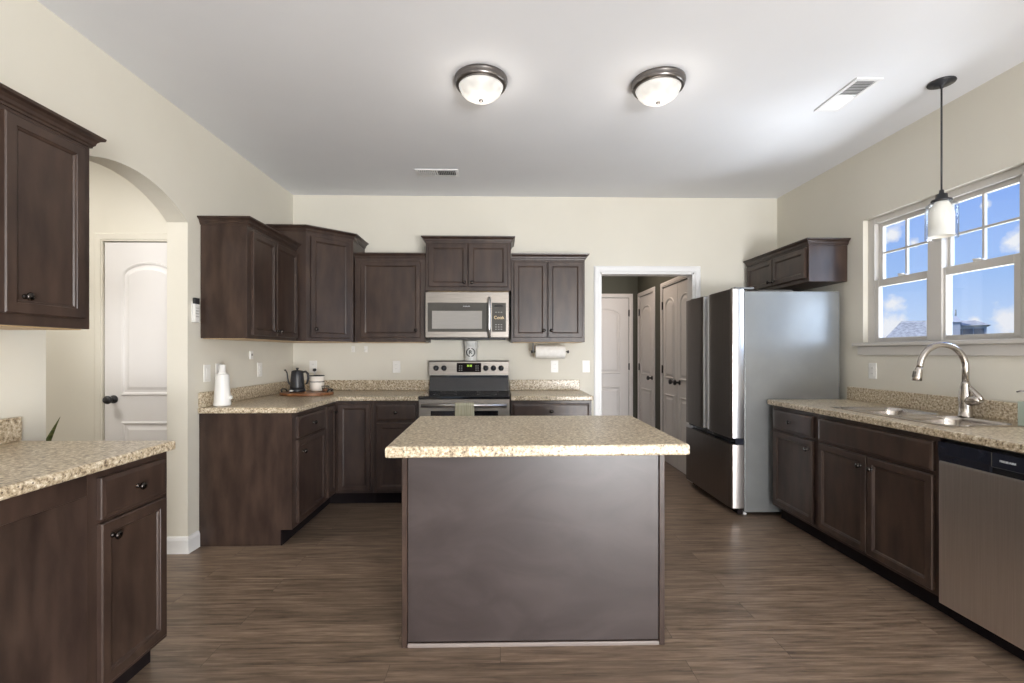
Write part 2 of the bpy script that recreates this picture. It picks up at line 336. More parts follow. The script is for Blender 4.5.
# left wall with the arched opening
AY0, AY1, ASP, AAP = 2.118, 3.058, 2.105, 2.272
def arch_pts(y0, y1, spring, apex, n=20):
    c = (y0+y1)/2; hw = (y1-y0)/2; rise = apex-spring; R = (hw*hw+rise*rise)/(2*rise)
    a = math.asin(hw/R)
    return [(c+R*math.sin(-a+2*a*i/n), apex-R+R*math.cos(-a+2*a*i/n)) for i in range(n+1)]
b = new()
box(b, (XL-WT, YREAR, 0), (XL, AY0, ZC)); box(b, (XL-WT, AY1, 0), (XL, YB+.13, ZC))
ap = arch_pts(AY0, AY1, ASP, AAP)
poly = [(AY0, ZC)] + ap + [(AY1, ZC)]
# prism in (y,z) extruded along x
prism(b, poly, XL-WT, XL, xf=Matrix(((0, 0, 1, 0), (1, 0, 0, 0), (0, 1, 0, 0), (0, 0, 0, 1))))
struct('wall_left', b, M['wall'])
# back wall with the pantry doorway
DX0, DX1, DZ = .969, 1.891, 2.057
b = new()
box(b, (XL, YB, 0), (DX0, YB+WT, ZC)); box(b, (DX1, YB, 0), (XR+.2, YB+WT, ZC)); box(b, (DX0, YB, DZ), (DX1, YB+WT, ZC))
struct('wall_back', b, M['wall'])
# right wall with the window opening
WY0, WY1, WZ0, WZ1 = 2.385, 3.487, 1.350, 2.265
b = new()
box(b, (XR, YREAR, 0), (XR+.105, WY0, ZC)); box(b, (XR, WY1, 0), (XR+.105, YB, ZC))
box(b, (XR, WY0, 0), (XR+.105, WY1, WZ0)); box(b, (XR, WY0, WZ1), (XR+.105, WY1, ZC))
struct('wall_right', b, M['wall'])
# rear wall with patio doors behind the camera
b = new()
box(b, (XL, YREAR-.13, 0), (-1.5, YREAR, ZC)); box(b, (2.5, YREAR-.13, 0), (XR+.2, YREAR, ZC)); box(b, (-1.5, YREAR-.13, 2.35), (2.5, YREAR, ZC))
struct('wall_rear', b, M['wall'])
f = new()
for x in (-1.5, -.2, 1.1, 2.42): box(f, (x, YREAR-.10, 0), (x+.08, YREAR-.04, 2.35), .004)
box(f, (-1.5, YREAR-.10, 2.27), (2.5, YREAR-.04, 2.35), .004); box(f, (-1.5, YREAR-.10, 0), (2.5, YREAR-.04, .08), .004)
wr = struct('window_2', f, M['white'], label='white framed glass patio doors')
f = new()
for x in (-1.42, -.12, 1.18): box(f, (x, YREAR-.08, .08), (x+1.24, YREAR-.07, 2.27))
obj('window_pane', f, M['pane'], wr)
# entry hall beyond the arch
HY = 3.33; HDX0, HDX1, HDZ = -2.735, -2.125, 2.045
b = new(); box(b, (-4.4, HY, 0), (HDX0, HY+.12, ZC)); box(b, (HDX0, HY, HDZ), (XL-WT, HY+.12, ZC)); struct('wall_entry_far', b, M['wall'])
b = new(); box(b, (-4.4, .6, 0), (-4.28, HY, ZC)); struct('wall_entry_left', b, M['wall'])
b = new(); box(b, (-4.4, .48, 0), (XL-WT, .6, ZC)); struct('wall_entry_near', b, M['wall'])
# pantry hall beyond the doorway
PX, PY = 1.925, 6.60
b = new()
box(b, (PX, YB+WT, 0), (PX+.1, 4.66, ZC)); box(b, (PX, 5.575, 0), (PX+.1, 5.905, ZC)); box(b, (PX, 6.515, 0), (PX+.1, PY, ZC))
box(b, (PX, 4.66, 2.045), (PX+.1, 5.575, ZC)); box(b, (PX, 5.905, 2.045), (PX+.1, 6.515, ZC))
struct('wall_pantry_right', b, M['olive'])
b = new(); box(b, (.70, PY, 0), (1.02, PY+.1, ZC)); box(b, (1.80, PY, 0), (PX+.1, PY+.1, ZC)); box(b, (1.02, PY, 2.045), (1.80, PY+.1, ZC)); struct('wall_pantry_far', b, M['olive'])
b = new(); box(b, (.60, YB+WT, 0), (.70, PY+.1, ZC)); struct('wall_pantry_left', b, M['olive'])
# pantry doorway casing and jamb
def casing(b, x0, x1, z1, w=.058, t=.016, xf=None):
    """door casing around an opening x0..x1, height z1, on the plane y=0 facing -y"""
    prof = [(0, 0), (0, -t*.7), (.008, -t*.7), (.012, -t), (w-.012, -t), (w-.004, -t*.55), (w, -t*.5), (w, 0)]
    t_ = bmesh.new(); rings = []
    for (px, pz, sx, sz) in ((x0, .001, -1, 0), (x0, z1, -1, 1), (x1, z1, 1, 1), (x1, .001, 1, 0)):
        rings.append([t_.verts.new((px+sx*o, y, pz+sz*o)) for o, y in prof])
    for A, B in zip(rings, rings[1:]):
        for i in range(len(prof)): j = (i+1) % len(prof); t_.faces.new((A[i], A[j], B[j], B[i]))
    t_.faces.new(rings[0]); t_.faces.new(rings[-1][::-1])
    bmesh.ops.recalc_face_normals(t_, faces=t_.faces); merge(b, t_, xf)
b = new(); casing(b, DX0, DX1, DZ, w=.062, xf=T(0, YB, 0))
box(b, (DX0, YB, 0), (DX0+.015, YB+WT, DZ)); box(b, (DX1-.015, YB, 0), (DX1, YB+WT, DZ)); box(b, (DX0, YB, DZ-.015), (DX1, YB+WT, DZ))
struct('trim_1', b, M['white'], label='white casing of the pantry doorway')

# two-panel arch-top interior door, hinged leaf facing -y, local x 0..w
def offset_poly(P, d):
    n = len(P); out = []
    for i in range(n):
        a, p, c = Vector(P[i-1]), Vector(P[i]), Vector(P[(i+1) % n])
        d0 = (p-a).normalized(); d1 = (c-p).normalized(); n0 = Vector((-d0.y, d0.x)); n1 = Vector((-d1.y, d1.x))
        m = n0+n1; m = m/max(m.dot(n0), .3); out.append((p.x+m.x*d, p.y+m.y*d))
    return out
def panel_mould(b, P, y):
    loops = [offset_poly(P, o) for o in (0, .007, .016, .024, .040, .058)]
    hs = (0, .010, .008, .0004, .002, .009)
    t = bmesh.new(); R = [[t.verts.new((x, y-h, z)) for x, z in lp] for lp, h in zip(loops, hs)]
    n = len(P)
    for A, B in zip(R, R[1:]):
        for i in range(n): j = (i+1) % n; t.faces.new((A[i], A[j], B[j], B[i]))
    t.faces.new(R[-1]); bmesh.ops.recalc_face_normals(t, faces=t.faces)
    if t.faces[-1].normal.y > 0: bmesh.ops.reverse_faces(t, faces=t.faces)
    merge(b, t)
def door_leaf(name, w, h, loc, rz, hinge_right=True, knob=True, label=None, stile=.115, hinges=True):
    b = new(); box(b, (0, 0, .008), (w, .035, h), .002)
    x0, x1 = stile, w-stile; s = min(.10, (x1-x0)*.35)
    lower = [(x0, .22), (x1, .22), (x1, .80), (x0, .80)]
    zt = h-.135; za = zt-s
    arc = [(x1, za)] + [((x0+x1)/2+(x1-x0)/2*math.cos(a), za+s*math.sin(a)**1.0) for a in [PI*k/14 for k in range(1, 14)]] + [(x0, za)]
    upper = [(x0, .98), (x1, .98)] + arc
    panel_mould(b, lower, 0); panel_mould(b, upper, 0)
    o = struct(name, b, M['door'], label=label); o.location = loc; o.rotation_euler = (0, 0, rz)
    if knob:
        k = new(); xk = .065 if hinge_right else w-.065
        lathe(k, [(.028, 0), (.028, .006), (.012, .010), (.010, .034), (.024, .042), (.029, .054), (.024, .066), (0, .070)], 20, xf=T(xk, -.001, .955) @ Rx(PI/2))
        obj('door_knob', k, M['blackmetal'], o)
    if hinges:
        xh = w+.006 if hinge_right else -.006
        for z in (h-.21, h*.53, .24):
            k = new(); box(k, (xh-.012, -.006, z-.045), (xh+.012, .004, z+.045), .003); lathe(k, [(.007, z-.047), (.007, z+.047)], 10, xf=T(xh, -.009, 0))
            obj('hinge', k, M['blackmetal'], o)
    return o
door_leaf('door_1', HDX1-HDX0-.006, 2.04, (HDX0+.003, HY+.002, 0), 0, True, True, 'white two-panel door with black knob beyond the arch', hinges=False)
b = new(); casing(b, HDX0, HDX1+.10, HDZ, xf=T(0, HY, 0)); bmesh.ops.bisect_plane(b, geom=b.verts[:]+b.edges[:]+b.faces[:], plane_co=(XL-WT-.001, 0, 0), plane_no=(1, 0, 0), clear_outer=True); struct('trim_2', b, M['wall'], label='painted casing of the door beyond the arch')
door_leaf('door_2', .774, 2.04, (1.023, PY+.002, 0), 0, True, False, 'white door at the far end of the pantry hall')
b = new(); casing(b, 1.02, 1.80, 2.045, w=.055, xf=T(0, PY, 0)); struct('trim_3', b, M['door'], label='casing of the far pantry hall door')
# doors on the right wall of the pantry hall face -x: local x runs toward the camera
def pantry(y): return T(PX, y, 0) @ Rz(-PI/2)
door_leaf('door_3', .604, 2.04, (PX+.002, 6.512, 0), -PI/2, False, True, 'single white door with black knob on the pantry hall side', stile=.10)
b = new(); casing(b, 0, .61, 2.045, w=.055, xf=pantry(6.515)); struct('trim_4', b, M['door'], label='casing of the single pantry hall door')
door_leaf('door_4', .452, 2.04, (PX+.002, 5.572, 0), -PI/2, False, True, 'far leaf of the double pantry closet doors', stile=.085)
door_leaf('door_5', .452, 2.04, (PX+.002, 5.115, 0), -PI/2, True, True, 'near leaf of the double pantry closet doors', stile=.085)
b = new(); casing(b, 0, .915, 2.045, w=.055, xf=pantry(5.575)); bmesh.ops.bisect_plane(b, geom=b.verts[:]+b.edges[:]+b.faces[:], plane_co=(0, YB+WT+.001, 0), plane_no=(0, -1, 0), clear_outer=True); struct('trim_5', b, M['door'], label='casing of the double pantry closet doors')
# baseboards
def baseboard(name, path):
    b = new(); sweep(b, path, [(0, .001), (.014, .001), (.014, .085), (.008, .105), (0, .108)]); struct(name, b, M['white'])
baseboard('baseboard_arch', [(XL-WT+.001, AY1), (XL, AY1), (XL, 3.160)])
baseboard('baseboard_back', [(DX1+.063, YB), (XR-.001, YB)])
baseboard('baseboard_pantry', [(PX, 5.905-.056), (PX, 5.575+.056)])
baseboard('baseboard_entry', [(-4.27, HY), (HDX0-.06, HY)])
baseboard('baseboard_right', [(XR, 1.45), (XR, YREAR+.01)])
baseboard('baseboard_left', [(XL, YREAR+.01), (XL, .90)])

# kitchen window: twin double-hung units in a painted return
f = new(); gl = new(); ms = new()
x = XR
w1 = new()
for (y0, y1) in ((WY0, 2.4415), (3.4225, WY1)): box(w1, (x+.036, y0, WZ0), (x+.098, y1, WZ1), .003)
box(w1, (x+.037, 2.4415, WZ1-.045), (x+.097, 3.4225, WZ1-.0005), .002); box(w1, (x+.037, 2.4415, WZ0+.0005), (x+.097, 3.4225, WZ0+.020), .002)
box(w1, (x+.026, 2.932-.050, WZ0+.001), (x+.0985, 2.932+.050, WZ1-.001), .004)
win = struct('window_1', w1, M['vinyl'], label='white twin double-hung kitchen window over the sink')
for c in (3.192, 2.672):
    for (zl, zh, xx, up) in ((1.362, 1.805, x+.050, False), (1.758, 2.222, x+.080, True)):
        s = new(); st = .036; hw = .229
        box(s, (xx-.014, c-hw, zl), (xx+.014, c-hw+st, zh), .003); box(s, (xx-.014, c+hw-st, zl), (xx+.014, c+hw, zh), .003)
        tr = .030 if up else .050; brl = .050 if up else .022
        box(s, (xx-.0135, c-hw+st, zh-tr), (xx+.0135, c+hw-st, zh), .002); box(s, (xx-.0135, c-hw+st, zl), (xx+.0135, c+hw-st, zl+brl), .002)
        so = obj('window_sash', s, M['vinyl'], win)
        g = new(); box(g, (xx-.003, c-hw+st*.6, zl+brl*.6), (xx+.003, c+hw-st*.6, zh-tr*.6)); obj('window_pane', g, M['pane'], so)
        if up:
            m_ = new(); box(m_, (xx-.010, c-.007, zl+brl), (xx+.010, c+.007, zh-tr), .002)
            zz = (zl+brl+zh-tr)/2; box(m_, (xx-.009, c-hw+st, zz-.007), (xx+.009, c+hw-st, zz+.007), .002); obj('muntin', m_, M['vinyl'], so)
        else:
            k = new(); box(k, (xx-.012, c-.03, zh), (xx+.012, c+.03, zh+.010), .003); tube(k, [(xx-.008, c-.012, zh+.012), (xx-.014, c+.025, zh+.014)], .005, 8); obj('sash_lock', k, M['plastic'], so)
b = new(); box(b, (XR-.045, WY0-.06, WZ0-.026), (XR+.05, WY1+.06, WZ0), .006, 2); box(b, (XR-.018, WY0-.03, WZ0-.092), (XR-.0005, WY1+.035, WZ0-.026), .004)
struct('trim_6', b, M['vinyl'], label='white stool and apron under the kitchen window')

# ------------------------------------------------------------------ outdoors beyond the kitchen window
b = new(); box(b, (3.2, -60, -.6), (260, 260, -.5)); g = struct('ground', b, M['lawn'])
def house(label, c, w, d, eave, ridge, rz, chimney=None, tower=None, hip=.5):
    r = thing('house', label, 'house', (c[0], c[1], -.5), rz, 'houses beyond the kitchen window')
    b = new(); box(b, (-w/2, -d/2, 0), (w/2, d/2, eave)); obj('house_walls', b, M['siding'], r)
    t = new(); o = .5; hw = w/2+o; hd = d/2+o; rw = hw-hd*hip
    v = [t.verts.new(p) for p in ((-hw, -hd, eave), (hw, -hd, eave), (hw, hd, eave), (-hw, hd, eave), (-rw, 0, ridge), (rw, 0, ridge))]
    for q in ((0, 1, 5, 4), (2, 3, 4, 5), (1, 2, 5), (3, 0, 4), (3, 2, 1, 0)): t.faces.new([v[i] for i in q])
    obj('house_roof', t, M['shingle'], r)
    for sx in (-.3, 0, .3):
        q = new(); box(q, (sx*w-.6, -d/2-.06, eave-2.0), (sx*w+.6, -d/2+.02, eave-.5), .02); obj('house_window', q, M['farglass'], r)
    if chimney:
        q = new(); box(q, (chimney[0]-.5, -.5, ridge-2), (chimney[0]+.5, .5, chimney[1]), .03); obj('chimney', q, M['siding'], r)
    if tower:
        q = new(); tx, tz, tw = tower; box(q, (tx-tw, -d/2-1, 0), (tx+tw, -d/2+2*tw, tz-1.2))
        t = q; z0 = tz-1.2; vv = [t.verts.new(p) for p in ((tx-tw-.2, -d/2-1.2, z0), (tx+tw+.2, -d/2-1.2, z0), (tx+tw+.2, -d/2+2*tw+.2, z0), (tx-tw-.2, -d/2+2*tw+.2, z0), (tx, -d/2-1+tw, tz))]
        for k in ((0, 1, 4), (1, 2, 4), (2, 3, 4), (3, 0, 4)): t.faces.new([vv[i] for i in k])
        obj('tower', q, M['siding'], r)
        q = new(); tube(q, [(tx, -d/2-1+tw, tz-.2), (tx, -d/2-1+tw, tz+.9)], .10, 8); obj('mast', q, M['shingle'], r)
    return r
house('grey house with a hipped roof seen through the left window sash', (70.3, 78.5), 7, 7, 4.3, 7.15, -.72)
house('pale house with a small tower and mast seen through the right sash', (78.8, 78.3), 4.4, 6, 6.2, 7.2, -.76, tower=(-1.45, 8.0, .55))
house('low grey roof at the far right of the right window sash', (89.6, 78.0), 5, 8, 4.2, 5.9, -.82)

# ------------------------------------------------------------------ cabinets
# a cabinet's own frame: x along the face (left to right seen from the front), y=0 the face, body toward +y, z up
def door_mesh(b, x0, x1, z0, z1, xf=None, t=.019, rail=.042):
    tb = bmesh.new()
    rings = [(0, 0), (0, -t+.004), (.004, -t), (rail-.005, -t), (rail-.003, -t+.003), (rail+.002, -t+.005), (rail+.006, -t+.010)]
    V = [[tb.verts.new(p) for p in ((x0+o, y, z0+o), (x1-o, y, z0+o), (x1-o, y, z1-o), (x0+o, y, z1-o))] for o, y in rings]
    for A, B in zip(V, V[1:]):
        for i in range(4): j = (i+1) % 4; tb.faces.new((A[i], A[j], B[j], B[i]))
    tb.faces.new(V[-1]); tb.faces.new(V[0][::-1]); bmesh.ops.recalc_face_normals(tb, faces=tb.faces); merge(b, tb, xf)
def drawer_mesh(b, x0, x1, z0, z1, xf=None, t=.019):
    tb = bmesh.new()
    rings = [(0, 0), (0, -t+.006), (.003, -t+.003), (.012, -t+.001), (.016, -t)]
    V = [[tb.verts.new(p) for p in ((x0+o, y, z0+o), (x1-o, y, z0+o), (x1-o, y, z1-o), (x0+o, y, z1-o))] for o, y in rings]
    for A, B in zip(V, V[1:]):
        for i in range(4): j = (i+1) % 4; tb.faces.new((A[i], A[j], B[j], B[i]))
    tb.faces.new(V[-1]); tb.faces.new(V[0][::-1]); bmesh.ops.recalc_face_normals(tb, faces=tb.faces); merge(b, tb, xf)
I4 = Matrix.Identity(4)
def knob(parent, x, z, F=I4):
    k = new(); lathe(k, [(.009, 0), (.009, .003), (.005, .006), (.005, .014), (.013, .018), (.015, .023), (.011, .028), (0, .030)], 16, xf=F @ T(x, -.019, z) @ Rx(PI/2))
    obj('knob', k, M['knob'], parent)
def front(root, kind, x0, x1, z0, z1, kn=None, F=I4):
    b = new(); G = F @ T(0, -.0008, 0)
    (door_mesh if kind == 'door' else drawer_mesh)(b, x0, x1, z0, z1, G)
    o = obj({'door': 'door', 'drawer': 'drawer', 'false': 'false_drawer_front'}[kind], b, M['espresso'], root)
    if kn: knob(o, kn[0], kn[1], G)
    return o
CROWN = [(-.004, 0), (.006, 0), (.008, .008), (.013, .013), (.016, .024), (.024, .034), (.033, .038), (.036, .040), (.038, .050), (-.004, .050)]
def base_cab(label, loc, rz, w, fronts, d=.605, h=.8755, toe_x=None, hollow=False):
    r = thing('base_cabinet', label, 'cabinet', loc, rz)
    b = new()
    if hollow:
        for p, q in (((0, 0, .105), (w, .02, h)), ((0, .02, .105), (.016, d, h)), ((w-.016, .02, .105), (w, d, h)), ((.016, d-.01, .105), (w-.016, d, h)), ((.016, .02, .105), (w-.016, d-.01, .121)), ((0, .075, .001), (w, d, .105))): box(b, p, q)
    else: prism(b, [(0, .105), (0, h), (d, h), (d, .001), (.075, .001), (.075, .105)], 0, w, xf=Matrix(((0, 0, 1, 0), (1, 0, 0, 0), (0, 1, 0, 0), (0, 0, 0, 1))))
    obj('cabinet_body', b, M['espresso'], r)
    t0, t1 = toe_x or (0, w)
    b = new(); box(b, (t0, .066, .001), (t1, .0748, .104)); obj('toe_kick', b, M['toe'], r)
    for fr in fronts: front(r, *fr)
    return r
def wall_cab(label, loc, rz, w, z0, z1, fronts, d=.305, crown=(True, True), crown_z=None, bottom=True):
    r = thing('wall_cabinet', label, 'cabinet', (loc[0], loc[1], z0), rz)
    hh = z1-z0; b = new(); box(b, (0, 0, 0), (w, d, hh), .0015); obj('cabinet_body', b, M['espresso'], r)
    path = [(0, 0), (w, 0)]
    if crown[0]: path = [(0, d)] + path
    if crown[1]: path = path + [(w, d)]
    b = new(); cz = (crown_z or z1-.021)-z0; sweep(b, path, [(o, z+cz) for o, z in CROWN]); obj('crown_moulding', b, M['espresso'], r)
    if bottom: b = new(); box(b, (.018, .02, -.004), (w-.018, d-.004, -.0003)); obj('bottom_panel', b, M['maple'], r, label='pale maple underside')
    for fr in fronts: front(r, fr[0], fr[1], fr[2], fr[3]-z0, fr[4]-z0, (fr[5][0], fr[5][1]-z0) if fr[5] else None)
    return r
LF, RF, BF = XL+.61, XR-.61, YB-.61                        # base faces on left, right and back walls
# left run (faces +x: rotate +90, local x runs +y)
base_cab('dark cabinet ending the left run, its broad plain side facing the camera', (LF, 3.165, 0), PI/2, .572, [
    ('drawer', .062, .548, .700, .845, (.305, .772)), ('door', .062, .548, .128, .684, (.125, .600))])
# corner cabinet with a folding door in the inner corner
r = thing('corner_base_cabinet', 'dark corner base cabinet with two narrow doors meeting in the inner corner', 'cabinet', (XL, YB, 0))
b = new(); e = .004
def ell(o): return [(e, -e), (e, -.847), (.61-o, -.847), (.61-o, -.61+o), (.931, -.61+o), (.931, -e)]
prism(b, [(.61, -.61) if i == 3 else p for i, p in enumerate(ell(0))][::-1], .105, .8755); prism(b, ell(.075)[::-1], .001, .105); obj('cabinet_body', b, M['espresso'], r)
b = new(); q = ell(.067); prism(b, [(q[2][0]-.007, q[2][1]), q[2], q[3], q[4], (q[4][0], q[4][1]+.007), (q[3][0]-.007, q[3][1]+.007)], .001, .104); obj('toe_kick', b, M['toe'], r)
front(r, 'door', .028, .212, .128, .850, (.165, .790), T(.61, -.847, 0) @ Rz(PI/2))
front(r, 'door', .032, .298, .128, .850, None, T(.61, -.61, 0))
# back run
base_cab('dark drawer-over-door cabinet to the left of the range', (-1.055, BF, 0), 0, .374, [
    ('drawer', .024, .350, .712, .848, (.187, .780)), ('door', .024, .350, .128, .690, (.310, .62))])
base_cab('dark cabinet with one wide drawer to the right of the range', (.086, BF, 0), 0, .682, [
    ('drawer', .022, .660, .712, .848, (.341, .785)), ('door', .022, .337, .128, .690, (.30, .62)), ('door', .345, .660, .128, .690, (.382, .62))])
# right run (faces -x: rotate -90, local x runs toward the camera)
base_cab('dark drawer-over-door cabinet next to the refrigerator', (RF, 3.612, 0), -PI/2, .516, [
    ('drawer', .036, .490, .704, .848, (.255, .775)), ('door', .036, .490, .128, .684, (.450, .622))])
base_cab('dark double-door sink cabinet with a plain false drawer front', (RF, 3.095, 0), -PI/2, .876, [
    ('false', .028, .852, .704, .848, None), ('door', .028, .436, .128, .684, (.398, .622)), ('door', .444, .852, .128, .684, (.482, .622))], hollow=True)
r = thing('end_panel', 'dark end panel closing the counter run after the dishwasher', 'panel', (RF, 1.592, 0), -PI/2)
b = new(); prism(b, [(0, .105), (0, .8755), (.60, .8755), (.60, .001), (.075, .001), (.075, .105)], 0, .02, xf=Matrix(((0, 0, 1, 0), (1, 0, 0, 0), (0, 1, 0, 0), (0, 0, 0, 1)))); obj('panel_board', b, M['espresso'], r)
# near left desk run
base_cab('dark drawer-over-door cabinet at the near left under the desk counter', (LF, 1.612, 0), PI/2, .376, [
    ('drawer', .036, .352, .704, .848, (.194, .778)), ('door', .036, .352, .128, .690, (.078, .638))])
r = thing('desk_apron', 'dark apron rail under the near left counter beside the open knee space', 'desk apron', (LF, .93, 0), PI/2)
b = new(); box(b, (0, 0, .797), (.680, .019, .8755), .002); obj('apron_rail', b, M['espresso'], r)
b = new(); box(b, (0, .02, .001), (.019, .60, .8755), .002); obj('side_panel', b, M['espresso'], r)
# wall cabinets
UF = XL+.31
wall_cab('two-door dark wall cabinet on the left wall above the white carafe', (UF, 3.178, 0), PI/2, .757, 1.372, 2.134, [
    ('door', .046, .378, 1.395, 2.092, (.348, 1.435)), ('door', .384, .745, 1.395, 2.092, (.415, 1.435))], crown=(True, False), crown_z=2.122)
wall_cab('single-door dark wall cabinet between the corner and the microwave cabinet', (-1.298, YB-.33, 0), 0, .629, 1.372, 2.134, [
    ('door', .056, .584, 1.412, 2.090, (.548, 1.475))], d=.325, crown=(False, False))
wall_cab('short raised two-door dark cabinet above the microwave', (-.666, YB-.345, 0), 0, .760, 1.829, 2.290, [
    ('door', .028, .375, 1.862, 2.246, (.345, 1.90)), ('door', .383, .732, 1.862, 2.246, (.413, 1.90))], d=.340, crown_z=2.262)
wall_cab('two-door dark wall cabinet above the paper towel roll', (.097, YB-.33, 0), 0, .664, 1.372, 2.134, [
    ('door', .024, .322, 1.412, 2.090, (.292, 1.475)), ('door', .330, .640, 1.412, 2.090, (.360, 1.475))], d=.325, crown=(False, True))
wall_cab('single-door dark wall cabinet at the near left above the desk counter', (UF, 1.596, 0), PI/2, .378, 1.372, 2.134, [
    ('door', .030, .338, 1.412, 2.094, (.092, 1.472))], crown=(False, True))
wall_cab('two-door dark wall cabinet cut off by the left edge of the frame', (UF, .832, 0), PI/2, .762, 1.372, 2.134, [
    ('door', .020, .376, 1.412, 2.094, (.346, 1.472)), ('door', .384, .742, 1.412, 2.094, (.414, 1.472))], crown=(False, False))
wall_cab('low two-door dark cabinet mounted above the refrigerator', (XR-.312, 3.625, 0) if False else (XR-.312, 4.562, 0), -PI/2, .925, 1.831, 2.134, [
    ('door', .024, .452, 1.862, 2.096, (.422, 1.897)), ('door', .460, .898, 1.862, 2.096, (.490, 1.897))], crown=(False, True), bottom=False)
# diagonal corner wall cabinet
r = thing('corner_wall_cabinet', 'tall dark corner wall cabinet with one angled door', 'cabinet', (XL, YB, 1.372))
P = [(.003, -.003), (.003, -.645), (.385, -.645), (.685, -.366), (.685, -.003)]
b = new(); prism(b, P[::-1], 0, .918); obj('cabinet_body', b, M['espresso'], r)
b = new(); sweep(b, [P[1], P[2], P[3], P[4]], [(o, z+.902) for o, z in CROWN]); obj('crown_moulding', b, M['espresso'], r)
b = new(); prism(b, [(.02, -.02), (.02, -.62), (.37, -.62), (.66, -.36), (.66, -.02)][::-1], -.004, -.0003); obj('bottom_panel', b, M['maple'], r, label='pale maple underside')
fl = math.hypot(.30, .279); fa = math.atan2(.279, .30)
front(r, 'door', .034, fl-.034, .028, .870, (.072, .100), T(P[2][0], P[2][1], 0) @ Rz(fa))

# ------------------------------------------------------------------ countertops
def splash(root, a, c, h=.100): b = new(); box(b, a, c, .006, 2); return obj('backsplash', b, M['granite'], root)
ct0, ct1 = .8762, .9140
def counter(label, loc): return thing('countertop', label, 'countertop', loc)
r = counter('L-shaped speckled countertop wrapping the left corner, with kettle and carafe on it', (XL, YB, 0))
b = new(); prism(b, [(.002, -.002), (1.306, -.002), (1.306, -.645), (.645, -.645), (.645, -1.433), (.002, -1.433)][::-1], ct0, ct1, .008, 3); obj('counter_slab', b, M['granite'], r)
splash(r, (.002, -1.433, ct1+.0002), (.022, -.0225, 1.014)); splash(r, (.0225, -.022, ct1+.0002), (1.306, -.002, 1.014))
r = counter('short speckled countertop to the right of the range', (.086, YB, 0))
b = new(); box(b, (.002, -.645, ct0), (.692, -.002, ct1), .008, 3); obj('counter_slab', b, M['granite'], r)
splash(r, (.002, -.022, ct1+.0002), (.684, -.002, 1.014))
r = counter('speckled desk countertop at the near left', (XL, .92, 0))
b = new(); box(b, (.002, .0, ct0), (.645, 1.075, ct1), .008, 3); obj('counter_slab', b, M['granite'], r)
splash(r, (.002, .0, ct1+.0002), (.022, 1.075, 1.014))
# sink counter with a cutout
SX0, SX1, SY0, SY1 = 2.176, 2.672, 2.247, 3.083
def ring_slab(b, outer, inner, z0, z1, bev):
    t = bmesh.new(); L_ = []
    for (x0, y0, x1, y1), z in ((outer, z1), (outer, z0), (inner, z0), (inner, z1)):
        L_.append([t.verts.new(p) for p in ((x0, y0, z), (x1, y0, z), (x1, y1, z), (x0, y1, z))])
    for k in range(4):
        A, B = L_[k], L_[(k+1) % 4]
        for i in range(4): j = (i+1) % 4; t.faces.new((A[i], A[j], B[j], B[i]))
    bmesh.ops.recalc_face_normals(t, faces=t.faces)
    es = [e for e in t.edges if all(v in L_[0] for v in e.verts) or all(v in L_[1] for v in e.verts)]
    bmesh.ops.bevel(t, geom=es, offset=bev, segments=3, affect='EDGES', profile=.5); merge(b, t)
r = counter('speckled countertop along the window wall holding the sink', (0, 0, 0))
b = new(); ring_slab(b, (XR-.645, 1.56, XR-.002, 3.626), (SX0+.02, SY0+.02, SX1-.02, SY1-.02), ct0, ct1, .008); obj('counter_slab', b, M['granite'], r)
splash(r, (XR-.022, 1.56, ct1+.0002), (XR-.002, 3.626, 1.014))
# double-bowl sink
r = thing('kitchen_sink', 'double-bowl stainless steel drop-in sink under the window', 'sink', (0, 0, ct1))
def rrect(cx, cy, hx, hy, rad, k=5):
    out = []
    for (sx, sy, a0) in ((1, 1, 0), (-1, 1, PI/2), (-1, -1, PI), (1, -1, 1.5*PI)):
        for i in range(k+1): a = a0+PI/2*i/k; out.append((cx+sx*(hx-rad)+rad*math.cos(a), cy+sy*(hy-rad)+rad*math.sin(a)))
    return out
def cellpts(x0, y0, x1, y1, loop, k=5):
    out = []; cs = [(x1, y1), (x0, y1), (x0, y0), (x1, y0)]
    for i, (px, py) in enumerate(loop):
        q, m = divmod(i, k+1); cx_, cy_ = cs[q]
        if m == 0: out.append((cx_, py) if q in (0, 2) else (px, cy_))
        elif m == k: out.append((px, cy_) if q in (0, 2) else (cx_, py))
        else: out.append((cx_, cy_))
    return out
bx0, bx1 = SX0+.035, SX1-.095; ym = (SY0+SY1)/2
rim = new(); bowls = []
t = bmesh.new()
